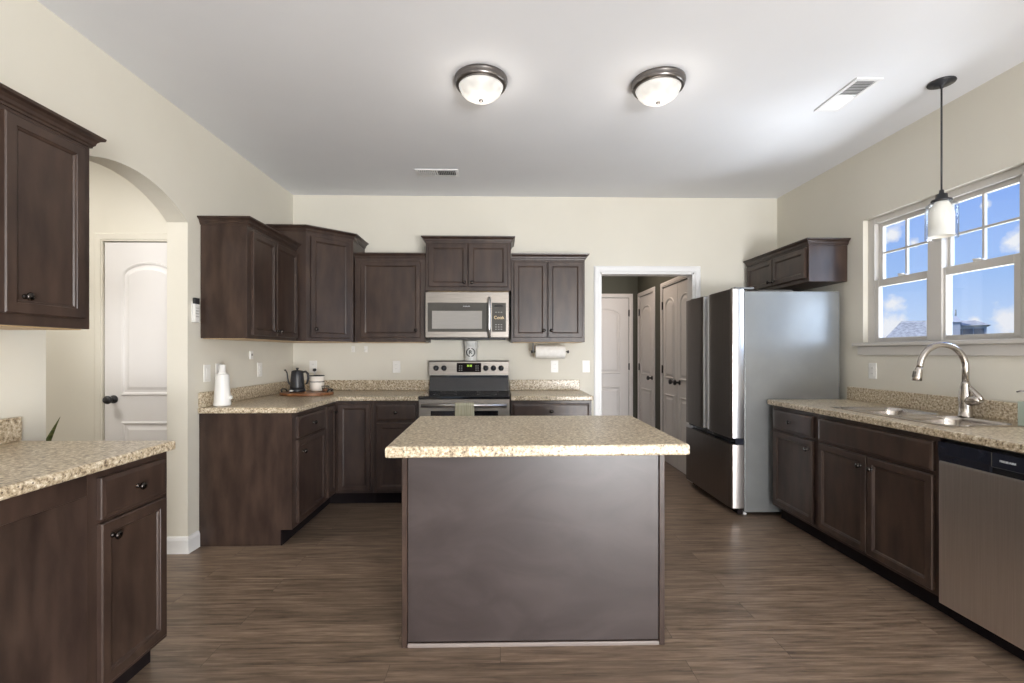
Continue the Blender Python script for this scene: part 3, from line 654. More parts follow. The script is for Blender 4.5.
for (y0, y1, ca, cb) in ((SY0+.035, ym-.016, SY0, ym), (ym+.016, SY1-.035, ym, SY1)):
    cxm, cym = (bx0+bx1)/2, (y0+y1)/2; hx, hy = (bx1-bx0)/2, (y1-y0)/2
    lp = rrect(cxm, cym, hx, hy, .07); cl = cellpts(SX0, ca, SX1, cb, lp); n = len(lp)
    A = [t.verts.new((x, y, .0045)) for x, y in cl]; B = [t.verts.new((x, y, .0045)) for x, y in lp]
    for i in range(n):
        j = (i+1) % n; fv = []
        for v in (A[i], A[j], B[j], B[i]):
            if all((v.co-u.co).length > 1e-7 for u in fv): fv.append(v)
        if len(fv) >= 3: t.faces.new(fv)
    bw = bmesh.new(); prev = None
    for ins, z in ((0, .0045), (.004, .0), (.008, -.02), (.016, -.155), (.035, -.178), (.09, -.182)):
        R = [bw.verts.new((x, y, z)) for x, y in rrect(cxm, cym, hx-ins, hy-ins, max(.07-ins*.3, .04))]
        if prev:
            for i in range(n): j = (i+1) % n; bw.faces.new((prev[i], prev[j], R[j], R[i]))
        prev = R
    bw.faces.new(prev); bmesh.ops.recalc_face_normals(bw, faces=bw.faces); bmesh.ops.reverse_faces(bw, faces=bw.faces)
    for fc in bw.faces: fc.smooth = True
    bowls.append((bw, cxm, cym))
bmesh.ops.remove_doubles(t, verts=t.verts, dist=1e-6)
ext = bmesh.ops.extrude_edge_only(t, edges=[e for e in t.edges if len(e.link_faces) == 1 and all(abs(v.co.x-SX0) < 1e-5 or abs(v.co.x-SX1) < 1e-5 or abs(v.co.y-SY0) < 1e-5 or abs(v.co.y-SY1) < 1e-5 for v in e.verts)])
for v in [g for g in ext['geom'] if isinstance(g, bmesh.types.BMVert)]: v.co.z = .0003
bmesh.ops.recalc_face_normals(t, faces=t.faces); merge(rim, t)
obj('sink_rim', rim, M['nickel'], r)
for bw, cxm, cym in bowls:
    o = obj('bowl', bw, M['nickel'], r)
    d = new(); lathe(d, [(.055, -.1815), (.055, -.178), (.045, -.177), (.038, -.1805), (0, -.1805)], 20, xf=T(cxm, cym, 0)); obj('drain', d, M['silver'], o)
# faucet
r = thing('kitchen_faucet', 'tall brushed nickel gooseneck faucet behind the sink', 'faucet', (2.600, 2.592, ct1+.005))
b = new(); lathe(b, [(.036, 0), (.036, .006), (.031, .012), (.029, .05), (.032, .080), (.031, .115), (.026, .150), (.020, .185), (.0175, .195)], 24)
tube(b, [(0, 0, .085), (0, -.035, .092), (0, -.07, .100), (0, -.085, .103)], [.024, .029, .027, .018], 18); obj('faucet_body', b, M['nickel'], r)
b = new(); pts = [(0, 0, .185), (0, 0, .27)]
R_ = .130; zc = .275
for i in range(0, 17): a = PI*i/16*.97; pts.append((-R_+R_*math.cos(a), 0, zc+R_*math.sin(a)*.98))
lx, _, lz = pts[-1]; pts += [(lx-.003, 0, lz-.012)]
tube(b, pts, .0160, 16); obj('spout', b, M['nickel'], r)
b = new(); tube(b, [(lx-.003, 0, lz-.014), (lx-.006, 0, lz-.022), (lx-.012, 0, lz-.05), (lx-.019, 0, lz-.083), (lx-.019, 0, lz-.085)], [.0165, .018, .0205, .0235, .020], 18); sp = obj('spray_head', b, M['nickel'], r)
b = new(); box(b, (-.006, -.007, -.018), (.003, .007, .018), .003, xf=T(lx-.034, 0, lz-.05) @ Ry(.2)); obj('spray_button', b, M['charcoal'], sp)
b = new(); tube(b, [(0, -.088, .098), (0, -.070, .118), (0, -.045, .143), (0, -.012, .178)], [.014, .017, .014, .008], 12); obj('lever_handle', b, M['nickel'], r)
# soap bottle
r = thing('soap_dispenser', 'pale green soap bottle with a pump at the right edge of the sink', 'soap dispenser', (2.612, 2.276, ct1+.001))
b = new(); prism(b, rrect(0, 0, .034, .034, .008, 3), 0, .120, .004, 2); obj('bottle', b, M['sage'], r)
b = new(); lathe(b, [(.018, .1205), (.018, .137), (.008, .139), (.008, .165), (.014, .166), (.014, .176), (0, .178)], 16); tube(b, [(0, 0, .171), (-.03, .02, .172), (-.042, .028, .166)], .004, 8); obj('pump', b, M['pewter'], r)

# ------------------------------------------------------------------ island
r = thing('kitchen_island', 'freestanding dark-panelled island in the middle of the floor', 'island', (.1465, 2.40, 0), -.003)
hw = .5715; y0, y1 = -.335, .29
b = new(); box(b, (-hw+.024, y0+.004, .001), (hw-.024, y1, .8690)); obj('cabinet_body', b, M['espresso'], r)
b = new(); box(b, (-hw+.0255, y0-.004, .022), (hw-.0255, y0+.0035, .8690), .001); obj('back_panel', b, M['islandpanel'], r, label='plain dark panel facing the camera')
for sx in (-1, 1):
    b = new(); box(b, (sx*(hw-.0235), y0-.012, .001), (sx*hw, y1, .8690), .002); obj('side_panel', b, M['espresso'], r)
b = new(); box(b, (-hw+.0245, y0-.014, .001), (hw-.0245, y0-.0045, .019), .004, 2); obj('shoe_moulding', b, M['bead'], r, label='pale strip along the foot of the panel')
for (a, c) in ((-.53, -.01), (.01, .53)):
    front(r, 'drawer', -c, -a, .704, .848, (-(a+c)/2, .776), T(0, y1, 0) @ Rz(PI)); front(r, 'door', -c, -a, .128, .684, (-(a+c)/2, .63), T(0, y1, 0) @ Rz(PI))
r = counter('rectangular speckled countertop of the island', (0, 0, 0))
b = new(); prism(b, [(-.443, 1.833), (.750, 1.862), (.757, 2.727), (-.462, 2.727)], ct0-.0068, ct1, .009, 3); obj('counter_slab', b, M['granite'], r)

# ------------------------------------------------------------------ refrigerator
r = thing('refrigerator', 'dark stainless french-door refrigerator with a grey side', 'refrigerator', (1.797, 4.562, 0), -PI/2)
W = .910
b = new(); box(b, (.002, .105, .03), (W, .86, 1.757), .006, 2); obj('cabinet_shell', b, M['fridge_side'], r, label='grey textured side shell')
b = new(); box(b, (.02, .06, .012), (W-.02, .104, .052), .003); obj('base_grille', b, M['toe'], r)
def fr_door(x0, x1, z0, z1, lip):
    b = new(); poly = [(x0, .100), (x0, .012), (x0+.010, .002), (x0+.05, 0), (x1-.05, 0), (x1-.010, .002), (x1, .012), (x1, .100)]
    prism(b, poly[::-1], z0, z1, .003, 2); return obj('door', b, M['dark_steel'], r)
d1 = fr_door(0.0, .400, .606, 1.775, 1); d2 = fr_door(.512, W, .606, 1.775, 1)
b = new(); box(b, (.4005, .05, .62), (.5115, .10, 1.765)); obj('door_gap_panel', b, M['navy'], r, label='dark recess between the two doors')
for dd, (x0, x1) in ((d1, (.4005, .4225)), (d2, (.4895, .5115))):
    b = new(); prism(b, [(x0, .001), ((x0+x1)/2, -.003), (x1, .001), (x1, .045), (x0, .045)], .615, 1.770, .002, 2); obj('handle', b, M['alu'], dd, label='bright upright handle strip')
b = new(); prism(b, [(0, .100), (0, .012), (.010, .002), (.05, 0), (W-.05, 0), (W-.010, .002), (W, .012), (W, .100)][::-1], .060, .560, .003, 2); fd = obj('freezer_drawer', b, M['dark_steel'], r)
b = new(); box(b, (.001, .035, .5605), (W-.001, .10, .6055)); obj('drawer_gap_panel', b, M['navy'], r, label='dark recess above the freezer drawer')
b = new(); box(b, (.004, .004, .5605), (.11, .034, .585), .004); obj('handle', b, M['silver'], fd, label='silver grip on the freezer drawer')
edge_prof = [(W+.0005, .014)] + [(W+.0005+.004*math.sin(PI*i/12), .014+.085*i/12) for i in range(1, 12)] + [(W+.0005, .099)]
for (x0, x1) in ((W-.002, W+.004),):
    b = new(); prism(b, edge_prof, .610, 1.772); obj('door_edge', b, M['silver'], d2, label='near door side, pale strip imitating the window reflection')  # pale colour imitates the window's reflection on this door side
    b = new(); prism(b, edge_prof, .064, .556); obj('drawer_edge', b, M['steel_v'], fd, label='metal edge of the freezer drawer')
for x0 in (.03, W-.10):
    b = new(); box(b, (x0, .04, 1.7755), (x0+.07, .20, 1.792), .004); obj('hinge_cover', b, M['fridge_side'], r)
b = new(); box(b, (.05, .24, 1.7572), (W-.05, .52, 1.775), .004); obj('top_cover', b, M['charcoal'], r)
for sx in (.03, W-.07):
    b = new(); lathe(b, [(.014, .001), (.018, .008), (.010, .012), (.010, .031)], 12, xf=T(sx+.02, .13, 0)); obj('foot', b, M['plastic'], r)

# ------------------------------------------------------------------ dishwasher
r = thing('dishwasher', 'stainless steel dishwasher with a dark control strip beside the sink cabinet', 'dishwasher', (RF, 2.213, 0), -PI/2)
W = .600
b = new(); box(b, (.002, .02, .10), (W-.002, .58, .868)); obj('tub', b, M['charcoal'], r)
b = new(); box(b, (.003, -.018, .088), (W-.003, .0195, .764), .004, 2); obj('door', b, M['steel_v'], r)
b = new(); t = bmesh.new()
prism(b, [(-.018, .766), (-.022, .800), (-.022, .856), (.0195, .862), (.0195, .766)], .003, W-.003, .002, 1, xf=Matrix(((0, 0, 1, 0), (1, 0, 0, 0), (0, 1, 0, 0), (0, 0, 0, 1))))
cp = obj('control_strip', b, M['navy'], r)
b = new(); box(b, (.250, -.0235, .795), (.252, -.0221, .856)); box(b, (.252, -.0235, .793), (.40, -.0221, .7945)); obj('pocket_outline', b, M['charcoal'], cp)
b = new(); box(b, (.256, -.0245, .770), (.40, -.0222, .790), .004, 2); obj('grip', b, M['blackglass'], cp)
text_mesh('lettering', 'FRIGIDAIRE', .0125, M['print'], cp, T(.315, -.0225, .824) @ Rx(PI/2))
b = new(); box(b, (.0, .060, .002), (W, .066, .086)); obj('toe_plate', b, M['toe'], r)

# ------------------------------------------------------------------ range
RX0, RX1 = -.676, .081; RW = RX1-RX0
r = thing('electric_range', 'stainless steel electric range with a black glass cooktop', 'range', (RX0, YB-.66, 0))
b = new(); box(b, (.003, .03, .02), (RW-.003, .630, .893), .003); obj('oven_body', b, M['charcoal'], r)
b = new(); box(b, (.0, -.004, .8935), (RW, .590, .916), .005, 2); ck = obj('cooktop', b, M['blackglass'], r, label='black glass cooktop')
b = new()
for (x, y, rr) in ((.20, .17, .10), (.56, .17, .085), (.20, .44, .075), (.56, .44, .10)): lathe(b, [(rr-.003, .9163), (rr-.003, .9167), (rr, .9167), (rr, .9163), (rr-.003, .9163)], 36, xf=T(x, y, 0), cap=False)
obj('burner_ring', b, M['charcoal'], ck)
b = new(); box(b, (.003, .0, .135), (RW-.003, .0295, .890), .004, 2); od = obj('oven_door', b, M['steel'], r)
b = new(); box(b, (.10, -.003, .35), (RW-.10, .0005, .795), .002); obj('oven_window', b, M['blackglass'], od)
b = new(); tube(b, [(.03, -.055, .845), (RW-.03, -.055, .845)], .0155, 16)
for x in (.06, RW-.06): tube(b, [(x, -.055, .845), (x, .002, .845)], .010, 12)
obj('oven_handle', b, M['silver'], od)
b = new(); box(b, (.003, .002, .025), (RW-.003, .0295, .130), .004, 2); obj('storage_drawer', b, M['steel'], r)
b = new(); prism(b, [(.556, .9165), (.585, 1.040), (.585, 1.062), (.640, 1.062), (.640, .9165)], .003, RW-.003, .003, 2, xf=Matrix(((0, 0, 1, 0), (1, 0, 0, 0), (0, 1, 0, 0), (0, 0, 0, 1)))); obj('backguard_base', b, M['blackglass'], r, label='glossy black lower backguard')
b = new(); prism(b, [(.560, 1.0625), (.566, 1.190), (.574, 1.200), (.640, 1.200), (.640, 1.0625)], .0, RW, .003, 2, xf=Matrix(((0, 0, 1, 0), (1, 0, 0, 0), (0, 1, 0, 0), (0, 0, 0, 1)))); bg = obj('control_panel', b, M['steel'], r)
b = new(); box(b, (.264, .556, 1.092), (.494, .5625, 1.178), .003); ds = obj('display', b, M['toe'], bg, label='dark clock display')
b = new()
for i, x in enumerate((.362, .373, .387, .398)): box(b, (x, .5545, 1.143), (x+.008, .5558, 1.162), .0005)
obj('clock_digits', b, M['led'], ds)
b = new()
for x in (.285, .305, .44, .46):
    for z in (1.108, 1.128, 1.148): box(b, (x, .5549, z), (x+.012, .5558, z+.006))
obj('button_marks', b, M['slot'], ds)
for x in (.069, .143, .538, .610, .682):
    b = new(); lathe(b, [(.026, 0), (.026, .006), (.021, .010), (.019, .028), (0, .029)], 20, xf=T(x, .562, 1.130) @ Rx(PI/2)); box(b, (x-.005, .522, 1.111), (x+.005, .535, 1.149), .003); obj('burner_knob', b, M['blackmetal'], bg)
# towel over the oven handle
b = new(); t = bmesh.new(); cols = 15; prof = []
for i in range(13): prof.append((-.079, .60+.245*i/12))
for i in range(1, 8): a = PI*i/8; prof.append((-.0545-.0245*math.cos(a), .845+.0245*math.sin(a)*.95))
for i in range(13): prof.append((-.030, .845-.17*i/12))
G = []
for k in range(cols):
    u = k/(cols-1); G.append([t.verts.new((.385+.155*(u-.5), y + (.0035*math.sin(u*19+z*3) if y < -.06 else .0015*math.sin(u*15))*min(1, max(0, (.845-z)*9)), z)) for y, z in prof])
for A, B in zip(G, G[1:]):
    for i in range(len(prof)-1): t.faces.new((A[i], A[i+1], B[i+1], B[i]))
bmesh.ops.recalc_face_normals(t, faces=t.faces)
bmesh.ops.solidify(t, geom=t.faces[:], thickness=.004)
for f_ in t.faces: f_.smooth = True
merge(b, t); o = obj('dish_towel', b, M['towel'], None, (RX0, YB-.66, 0)); tag(o, 'folded sage dish towel hung over the oven handle', 'towel')

# ------------------------------------------------------------------ microwave
MX0, MX1, MZ0, MZ1 = -.664, .077, 1.395, 1.815
r = thing('microwave_oven', 'stainless over-the-range microwave under the short cabinet', 'microwave', (MX0, YB-.40, MZ0))
W = MX1-MX0; HH = MZ1-MZ0
b = new(); box(b, (.004, .035, .012), (W-.004, .397, HH), .003); obj('microwave_body', b, M['charcoal'], r)
b = new(); box(b, (0, 0, .012), (W, .0345, HH), .006, 2); fp = obj('front_frame', b, M['steel'], r)
b = new(); box(b, (.024, -.004, .066), (.555, .001, HH-.098), .002); dp = obj('door', b, M['charcoal'], fp, label='dark door glass surround')
b = new(); box(b, (.062, -.0062, .092), (.502, -.0035, HH-.170), .002); obj('door_window', b, M['greyscreen'], dp, label='pale grey screened window')
b = new(); box(b, (.590, -.004, .066), (W-.028, .001, HH-.098), .002); kp = obj('keypad', b, M['charcoal'], fp)
b = new(); tube(b, [(.567, -.006, HH-.060), (.567, -.036, HH-.075), (.567, -.044, HH-.14), (.567, -.046, HH*.5), (.567, -.044, .10), (.567, -.036, .035), (.567, -.006, .022)], .014, 14); obj('handle', b, M['silver'], dp)
b = new(); box(b, (.612, -.0052, HH-.135), (.685, -.0038, HH-.115), .001); obj('display', b, M['blackglass'], kp)
b = new()
for i in range(3):
    for z in (.085, .105, .125, .235): box(b, (.618+.024*i, -.0048, z), (.632+.024*i, -.0038, z+.006))
obj('button_marks', b, M['slot'], kp)
text_mesh('lettering', 'Cook', .040, M['gold'], kp, T(.652, -.0045, .190) @ Rx(PI/2))
text_mesh('brand_lettering', 'FRIGIDAIRE', .0125, M['print'], dp, T(.365, -.0045, HH-.131) @ Rx(PI/2))
b = new(); box(b, (.03, .03, 0), (W-.03, .36, .0115), .002); obj('vent_base', b, M['blackmetal'], r)

# tin with a wreath and the letter R on the range
r = thing('decorative_tin', 'whitewashed metal tin with a dark wreath and letter R on the range', 'tin', (-.281, YB-.058, 1.2005))
b = new(); lathe(b, [(.055, 0), (.058, .004), (.058, .008), (.060, .10), (.064, .150), (.068, .168), (.066, .178), (.071, .187), (.067, .189), (.060, .178), (.052, .01), (0, .01)], 32, cap=False); tn = obj('tin_body', b, M['greymetal'], r)
b = new()
for i in range(26):
    a = 2*PI*i/26
    if abs(math.sin((a-PI/2)/2)) < .12 or abs(math.sin((a+PI/2)/2)) < .12: continue
    x, z = .038*math.cos(a), .078+.038*math.sin(a); y = -math.sqrt(max(.0605**2-x*x, 0))-.0015
    for s in (-1, 1): lathe(b, [(0, -.009), (.0045, 0), (0, .009)], 6, xf=T(x, y, z) @ Ry(-a+s*.55) )
obj('wreath', b, M['ink'], tn)
text_mesh('lettering', 'R', .050, M['ink'], tn, T(0, -.0615, .079) @ Rx(PI/2), .0015, .0012)
for s in (-1, 1):
    b = new(); tube(b, [(s*.062, 0, .165), (s*.078, 0, .160), (s*.080, 0, .135), (s*.061, 0, .122)], .003, 8); obj('handle', b, M['greymetal'], r)

# ------------------------------------------------------------------ ceiling fixtures
def flush(label, x, y):
    r = thing('ceiling_light', label, 'ceiling light', (x, y, ZC), 0)
    b = new(); lathe(b, [(.10, -.0005), (.146, -.0005), (.147, -.012), (.140, -.020), (.143, -.026), (.137, -.040), (.124, -.046), (.122, -.040), (.10, -.004)], 48, cap=False); obj('metal_ring', b, M['pewter'], r)
    b = new(); lathe(b, [(.1225, -.041), (.119, -.052), (.110, -.070), (.094, -.088), (.070, -.103), (.040, -.112), (0, -.115)], 40); obj('glass_bowl', b, M['alabaster'], r)
    b = new(); lathe(b, [(0, -.114), (.011, -.115), (.013, -.119), (.009, -.124), (0, -.127)], 16); obj('finial', b, M['pewter'], r)
    l = bpy.data.lights.new('bulb', 'POINT'); l.energy = 1.6; l.color = (1, .93, .84); l.shadow_soft_size = .05
    lo = bpy.data.objects.new('bulb', l); COL.objects.link(lo); lo.parent = r; lo.location = (0, 0, -.21)
flush('flush glass ceiling light above the left half of the island', -.107, 2.625)
flush('flush glass ceiling light above the right half of the island', .880, 2.625)
def vent(label, x, y, rz, tilt=.55):
    r = thing('ceiling_vent', label, 'vent', (x, y, ZC), rz)
    b = new(); L2, W2 = .178, .075
    for a, c in (((-L2, -W2, -.008), (L2, -W2+.022, -.0005)), ((-L2, W2-.022, -.008), (L2, W2, -.0005)), ((-L2, -W2+.022, -.0079), (-L2+.025, W2-.022, -.0005)), ((L2-.025, -W2+.022, -.0079), (L2, W2-.022, -.0005)), ((-.006, -W2+.022, -.0079), (.006, W2-.022, -.0005))): box(b, a, c, .0015)
    obj('vent_frame', b, M['white'], r)
    b = new(); box(b, (-L2+.02, -W2+.02, -.0016), (L2-.02, W2-.02, -.0006)); obj('duct', b, M['ventgrey'], r)
    for s in (-1, 1):
        b = new()
        for i in range(9):
            xx = s*(.018+.0155*i); box(b, (-.0085, -W2+.02, -.0006), (.0085, W2-.02, .0006), 0, 1, T(xx, 0, -.0058 if tilt < 1 else -.0094) @ Ry(s*tilt))
        obj('louvers', b, M['white'], r)
vent('long white ceiling vent above the left back cabinets', -.528, 3.985, 0, 1.15)
vent('white ceiling vent between the flush lights and the pendant', 2.030, 2.735, PI/2)
# pendant over the sink
r = thing('pendant_light', 'glass jar pendant light hanging in front of the kitchen window', 'pendant light', (2.463, 2.592, ZC))
b = new(); lathe(b, [(.001, -.0005), (.062, -.0005), (.064, -.006), (.062, -.010), (.036, -.012), (.032, -.018), (.014, -.019), (.008, -.024), (.007, -.036), (0, -.037)], 36); obj('canopy', b, M['blackmetal'], r)
zb = -.612
b = new(); tube(b, [(0, 0, -.03), (.001, .001, -.2), (-.002, -.002, -.40), (0, 0, zb)], .0045, 8); obj('cord', b, M['blackmetal'], r)
b = new(); lathe(b, [(0, zb+.01), (.010, zb+.008), (.012, zb-.012), (.026, zb-.016), (.028, zb-.042), (.046, zb-.046), (.048, zb-.056), (0, zb-.057)], 28); obj('socket_cap', b, M['blackmetal'], r)
b = new(); lathe(b, [(.046, zb-.0575), (.070, zb-.075), (.0725, zb-.10), (.0725, zb-.262), (.0700, zb-.262), (.0700, zb-.10), (.067, zb-.077), (.046, zb-.0605)], 40, cap=False); obj('glass_jar', b, M['clearglass'], r)
b = new(); lathe(b, [(.030, zb-.0578), (.050, zb-.10), (.056, zb-.130), (.056, zb-.250), (.054, zb-.250), (.054, zb-.130), (.028, zb-.062)], 36, cap=False); obj('frosted_sleeve', b, M['sleeve'], r)

# ------------------------------------------------------------------ wall plates
def plate(kind, label, loc, rz, gang=1):
    r = thing(kind, label, {'wall_outlet': 'outlet', 'light_switch': 'light switch'}[kind], loc, rz)
    w = .036 if gang == 1 else .058
    b = new(); box(b, (-w, -.006, -.058), (w, -.0004, .058), .004, 2); obj('cover_plate', b, M['plastic'], r)
    for i in range(gang):
        x = (i-(gang-1)/2)*.046
        if kind == 'wall_outlet':
            for z in (-.020, .020):
                b = new(); prism(b, rrect(0, 0, .017, .014, .009, 4), 0, .0018, 0, xf=T(x, -.006, z) @ Rx(PI/2)); q = obj('receptacle', b, M['plastic'], r)
                b = new()
                for dx in (-.006, .006): box(b, (x+dx-.001, -.0084, z-.003), (x+dx+.001, -.0078, z+.006))
                obj('slots', b, M['slot'], q)
        else:
            b = new(); box(b, (x-.0165, -.0088, -.033), (x+.0165, -.006, .033), .002); obj('rocker', b, M['plastic'], r)
    return r
plate('light_switch', 'white switch plate on the left wall nearest the arch', (XL, 3.252, 1.137), PI/2)
plate('light_switch', 'single white switch plate on the left wall just above the carafe cap', (XL, 3.385, 1.142), PI/2)
plate('wall_outlet', 'white outlet on the left wall between the carafe and the kettle', (XL, 3.955, 1.137), PI/2)
plate('wall_outlet', 'white outlet on the back wall behind the kettle', (-1.795, YB, 1.142), 0)
plate('wall_outlet', 'white outlet on the back wall left of the range', (-1.000, YB, 1.140), 0)
plate('wall_outlet', 'white outlet on the back wall under the paper towel roll', (.525, YB, 1.142), 0)
plate('light_switch', 'white switch beside the pantry doorway casing', (.832, YB, 1.142), 0)
plate('wall_outlet', 'white outlet on the window wall near the refrigerator', (XR, 3.392, 1.143), -PI/2)
# small white sensor
r = thing('plug_in_sensor', 'small white wall sensor under the left wall cabinet', 'sensor', (XL, 3.812, 1.257), PI/2)
b = new(); box(b, (-.022, -.014, -.033), (.022, -.0004, .033), .004, 2); obj('sensor_case', b, M['plastic'], r)
b = new(); box(b, (-.012, -.0155, -.006), (.012, -.0142, .012), .0006); obj('sensor_face', b, M['slot'], r)
# remote control in a wall holder
r = thing('fan_remote', 'black and white remote in a holder beside the left wall cabinet', 'remote control', (XL, 3.118, 1.552), PI/2)
b = new(); box(b, (-.027, -.024, -.080), (.027, -.0004, -.070), .003); box(b, (-.027, -.006, -.070), (.027, -.0004, .055), .002); obj('holder', b, M['plastic'], r)
b = new(); box(b, (-.024, -.0235, -.0695), (.024, -.0065, .040), .004, 2); rc = obj('remote_body', b, M['plastic'], r)
b = new(); box(b, (-.0245, -.024, .0405), (.0245, -.0065, .079), .004, 2); obj('remote_top', b, M['blackmetal'], r, label='black top of the remote')
b = new()
for i in range(3):
    for k in range(4): box(b, (-.015+.012*i, -.0243, -.045+.018*k), (-.009+.012*i, -.0236, -.037+.018*k))
obj('buttons', b, M['slot'], rc)
# adhesive hooks
for x, lb in ((-1.415, 'left white adhesive hook under the single-door wall cabinet'), (-1.293, 'right white adhesive hook under the single-door wall cabinet')):
    r = thing('wall_hook', lb, 'hook', (x, YB, 1.310), 0)
    b = new(); box(b, (-.016, -.005, -.030), (.016, -.0004, .030), .004, 2); obj('hook_base', b, M['plastic'], r)
    b = new(); tube(b, [(0, -.005, -.008), (0, -.014, -.016), (0, -.022, -.014), (0, -.025, -.004)], .004, 8); obj('hook_arm', b, M['plastic'], r)

# ------------------------------------------------------------------ things on the counters
cz = ct1+.001
r = thing('carafe', 'white tapered carafe with a white cap near the arch end of the counter', 'carafe', (-1.889, 3.262, cz))
b = new(); lathe(b, [(.047, 0), (.0535, .006), (.054, .020), (.0515, .024), (.050, .06), (.045, .130), (.0415, .190), (.0405, .212), (.037, .217), (0, .217)], 32); obj('carafe_body', b, M['plastic'], r)
b = new(); lathe(b, [(.026, .2172), (.026, .225), (.020, .230), (.020, .274), (.017, .280), (0, .282)], 24); obj('cap', b, M['plastic'], r)
b = new(); box(b, (.045, -.010, .045), (.066, .010, .070), .004); obj('button', b, M['plastic'], r)
tx, ty = -1.662, 4.11
r = thing('serving_tray', 'oval reddish wooden tray in the counter corner under the kettle', 'tray', (tx, ty, cz))
b = new(); n = 40; ov = [(.222*math.cos(2*PI*i/n), .165*math.sin(2*PI*i/n)) for i in range(n)]
prism(b, ov, 0, .024, .004, 2); obj('tray_board', b, M['traywood'], r)
for s in (-1, 1):
    b = new(); tube(b, [(s*.190, -.05, .0245), (s*.200, -.045, .045), (s*.205, 0, .050), (s*.200, .045, .045), (s*.190, .05, .0245)], .006, 8); obj('handle', b, M['blackmetal'], r)
r = thing('electric_kettle', 'black gooseneck electric kettle on the wooden tray', 'kettle', (tx-.082, ty+.000, cz+.0245))
b = new(); lathe(b, [(.066, 0), (.070, .005), (.068, .022), (.060, .030), (0, .030)], 32); ba = obj('power_base', b, M['blackmetal'], r)
b = new(); box(b, (-.040, -.0705, .007), (-.006, -.0655, .017), .001); obj('base_display', b, M['plastic'], ba)
b = new(); lathe(b, [(.061, .0305), (.062, .034), (.060, .060), (.054, .120), (.049, .158), (.045, .162), (.030, .166), (0, .167)], 32); bd = obj('kettle_body', b, M['blackmetal'], r)
b = new(); lathe(b, [(.009, .1665), (.009, .174), (.013, .178), (.013, .184), (0, .186)], 16); obj('lid_knob', b, M['blackmetal'], bd)
b = new(); tube(b, [(-.054, 0, .055), (-.078, 0, .070), (-.086, 0, .105), (-.092, 0, .145), (-.106, 0, .168), (-.116, 0, .166)], [.010, .008, .0065, .006, .0055, .005], 10); obj('spout', b, M['blackmetal'], r)
b = new(); tube(b, [(.046, 0, .152), (.075, 0, .156), (.094, 0, .140), (.098, 0, .105), (.088, 0, .070), (.074, 0, .058)], [.007, .009, .010, .010, .009, .006], 10); obj('handle', b, M['blackmetal'], r)
r = thing('canister', 'cream ceramic two-tier canister with dark rims on the tray', 'canister', (tx+.058, ty+.072, cz+.0245))
b = new(); lathe(b, [(.040, 0), (.050, .006), (.058, .028), (.060, .058), (.059, .068), (0, .068)], 32); obj('lower_bowl', b, M['cream'], r)
b = new(); lathe(b, [(.0605, .0682), (.0605, .073), (.057, .0735), (.057, .0682)], 32, cap=False); obj('dark_band', b, M['ink'], r, label='dark band')
b = new(); lathe(b, [(.056, .0684), (.058, .076), (.060, .112), (0, .112)], 32); obj('upper_bowl', b, M['cream'], r)
b = new(); lathe(b, [(.062, .1122), (.062, .118), (.02, .120), (0, .120)], 32); obj('lid_rim', b, M['ink'], r, label='dark rim')
r = thing('coffee_scoop', 'dark scoop standing on top of the cream canister', 'scoop', (tx+.040, ty+.072, cz+.0245+.1208))
b = new(); tube(b, [(0, 0, 0), (-.002, 0, .022), (-.004, 0, .030)], .005, 8); obj('handle', b, M['silver'], r)
b = new(); lathe(b, [(0, -.014), (.013, -.009), (.017, 0), (.012, .008), (0, .010)], 14, xf=T(-.003, 0, .044) @ Rx(.5)); obj('scoop_bowl', b, M['blackmetal'], r)
r = thing('wire_basket', 'small dark wire basket at the right end of the tray', 'basket', (tx+.150, ty+.022, cz+.0245))
b = new()
for z, rr in ((.004, .022), (.026, .028), (.048, .032)): tube(b, [(rr*math.cos(2*PI*i/20), rr*math.sin(2*PI*i/20), z) for i in range(21)], .0022, 6, cap=False)
for i in range(8): a = 2*PI*i/8; tube(b, [(.022*math.cos(a), .022*math.sin(a), .004), (.032*math.cos(a), .032*math.sin(a), .048)], .0016, 6)
obj('wire_frame', b, M['blackmetal'], r)
b = new(); lathe(b, [(.0, .0045), (.019, .0045), (.022, .02), (.016, .03), (0, .034)], 16); obj('basket_filling', b, M['traywood'], r)
for o in bpy.data.objects:
    if o.name == 'electric_kettle': o.scale = (.95, .95, 1.12)
    if o.name == 'canister': o.scale = (1.0, 1.0, 1.18)
    if o.name == 'coffee_scoop': o.location.z += .1208*.18
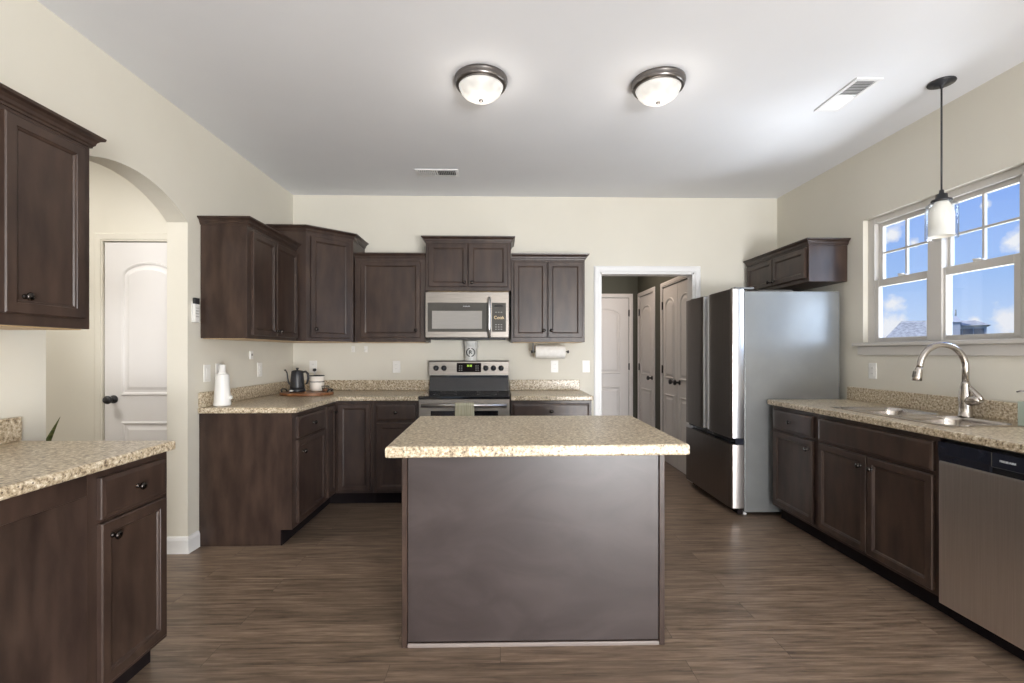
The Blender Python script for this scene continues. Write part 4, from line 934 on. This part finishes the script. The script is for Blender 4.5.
# paper towels
r = thing('paper_towel_holder', 'black under-cabinet rod holding the paper towel roll', 'holder', (.464, YB-.150, 1.284))
b = new(); tube(b, [(-.170, 0, 0), (.172, 0, 0)], .005, 10); obj('rod', b, M['blackmetal'], r)
for x in (-.170, .172):
    b = new(); lathe(b, [(.010, -.008), (.014, -.004), (.014, .004), (.010, .008)], 14, xf=T(x, 0, 0) @ Ry(PI/2)); obj('end_knob', b, M['blackmetal'], r)
b = new(); box(b, (-.162, -.012, 0), (-.150, .012, .083), .001); obj('bracket', b, M['blackmetal'], r)
b = new(); lathe(b, [(.020, -.139), (.061, -.139), (.063, -.135), (.063, .135), (.061, .139), (.020, .139), (.020, -.139)], 40, xf=Ry(PI/2), cap=False)
o = obj('paper_towel_roll', b, M['paper'], None, (.466, YB-.150, 1.284)); tag(o, 'white paper towel roll under the right wall cabinet', 'paper towels')

# ------------------------------------------------------------------ snake plant in the entry hall
r = thing('snake_plant', 'potted snake plant standing in the hall past the near counter', 'plant', (-2.74, 2.72, 0))
b = new(); lathe(b, [(.09, .001), (.10, .006), (.125, .20), (.13, .21), (.118, .21), (.112, .18), (0, .18)], 28); obj('pot', b, M['pot'], r)
b = new(); lathe(b, [(0, .187), (.111, .187)], 20, cap=False); obj('soil', b, M['soil'], r)
def leaf(dx, dy, h, w, ph):
    b = new(); t = bmesh.new(); n = 14; rows = []
    for i in range(n+1):
        u = i/n; cx_ = dx*(.25+.75*u*u)*1.0; cy_ = dy*(.25+.75*u*u); z = .188+h*u
        ww = w*(.55+.9*u-1.45*u**2.6) if u < .999 else .0008
        ww = max(ww, .0008); d = Vector((math.cos(ph), math.sin(ph), 0)); nrm_ = Vector((-d.y, d.x, 0))
        c = Vector((cx_, cy_, z))
        rows.append([t.verts.new(c-d*ww), t.verts.new(c-nrm_*ww*.22), t.verts.new(c+d*ww), t.verts.new(c+nrm_*ww*.12)])
    for A, B in zip(rows, rows[1:]):
        for i in range(4): j = (i+1) % 4; t.faces.new((A[i], A[j], B[j], B[i]))
    t.faces.new(rows[0]); t.faces.new(rows[-1]); bmesh.ops.recalc_face_normals(t, faces=t.faces); merge(b, t); obj('leaf', b, M['leaf'], r)
leaf(.275, -.01, .730, .034, .3)
for dx, dy, h, w, ph in ((-.10, .05, .50, .026, .8), (-.04, -.08, .54, .025, 2.0), (.02, .07, .56, .026, 2.6), (.05, -.05, .46, .024, 1.2), (-.06, -.02, .50, .025, -.3)): leaf(dx, dy, h, w, ph)
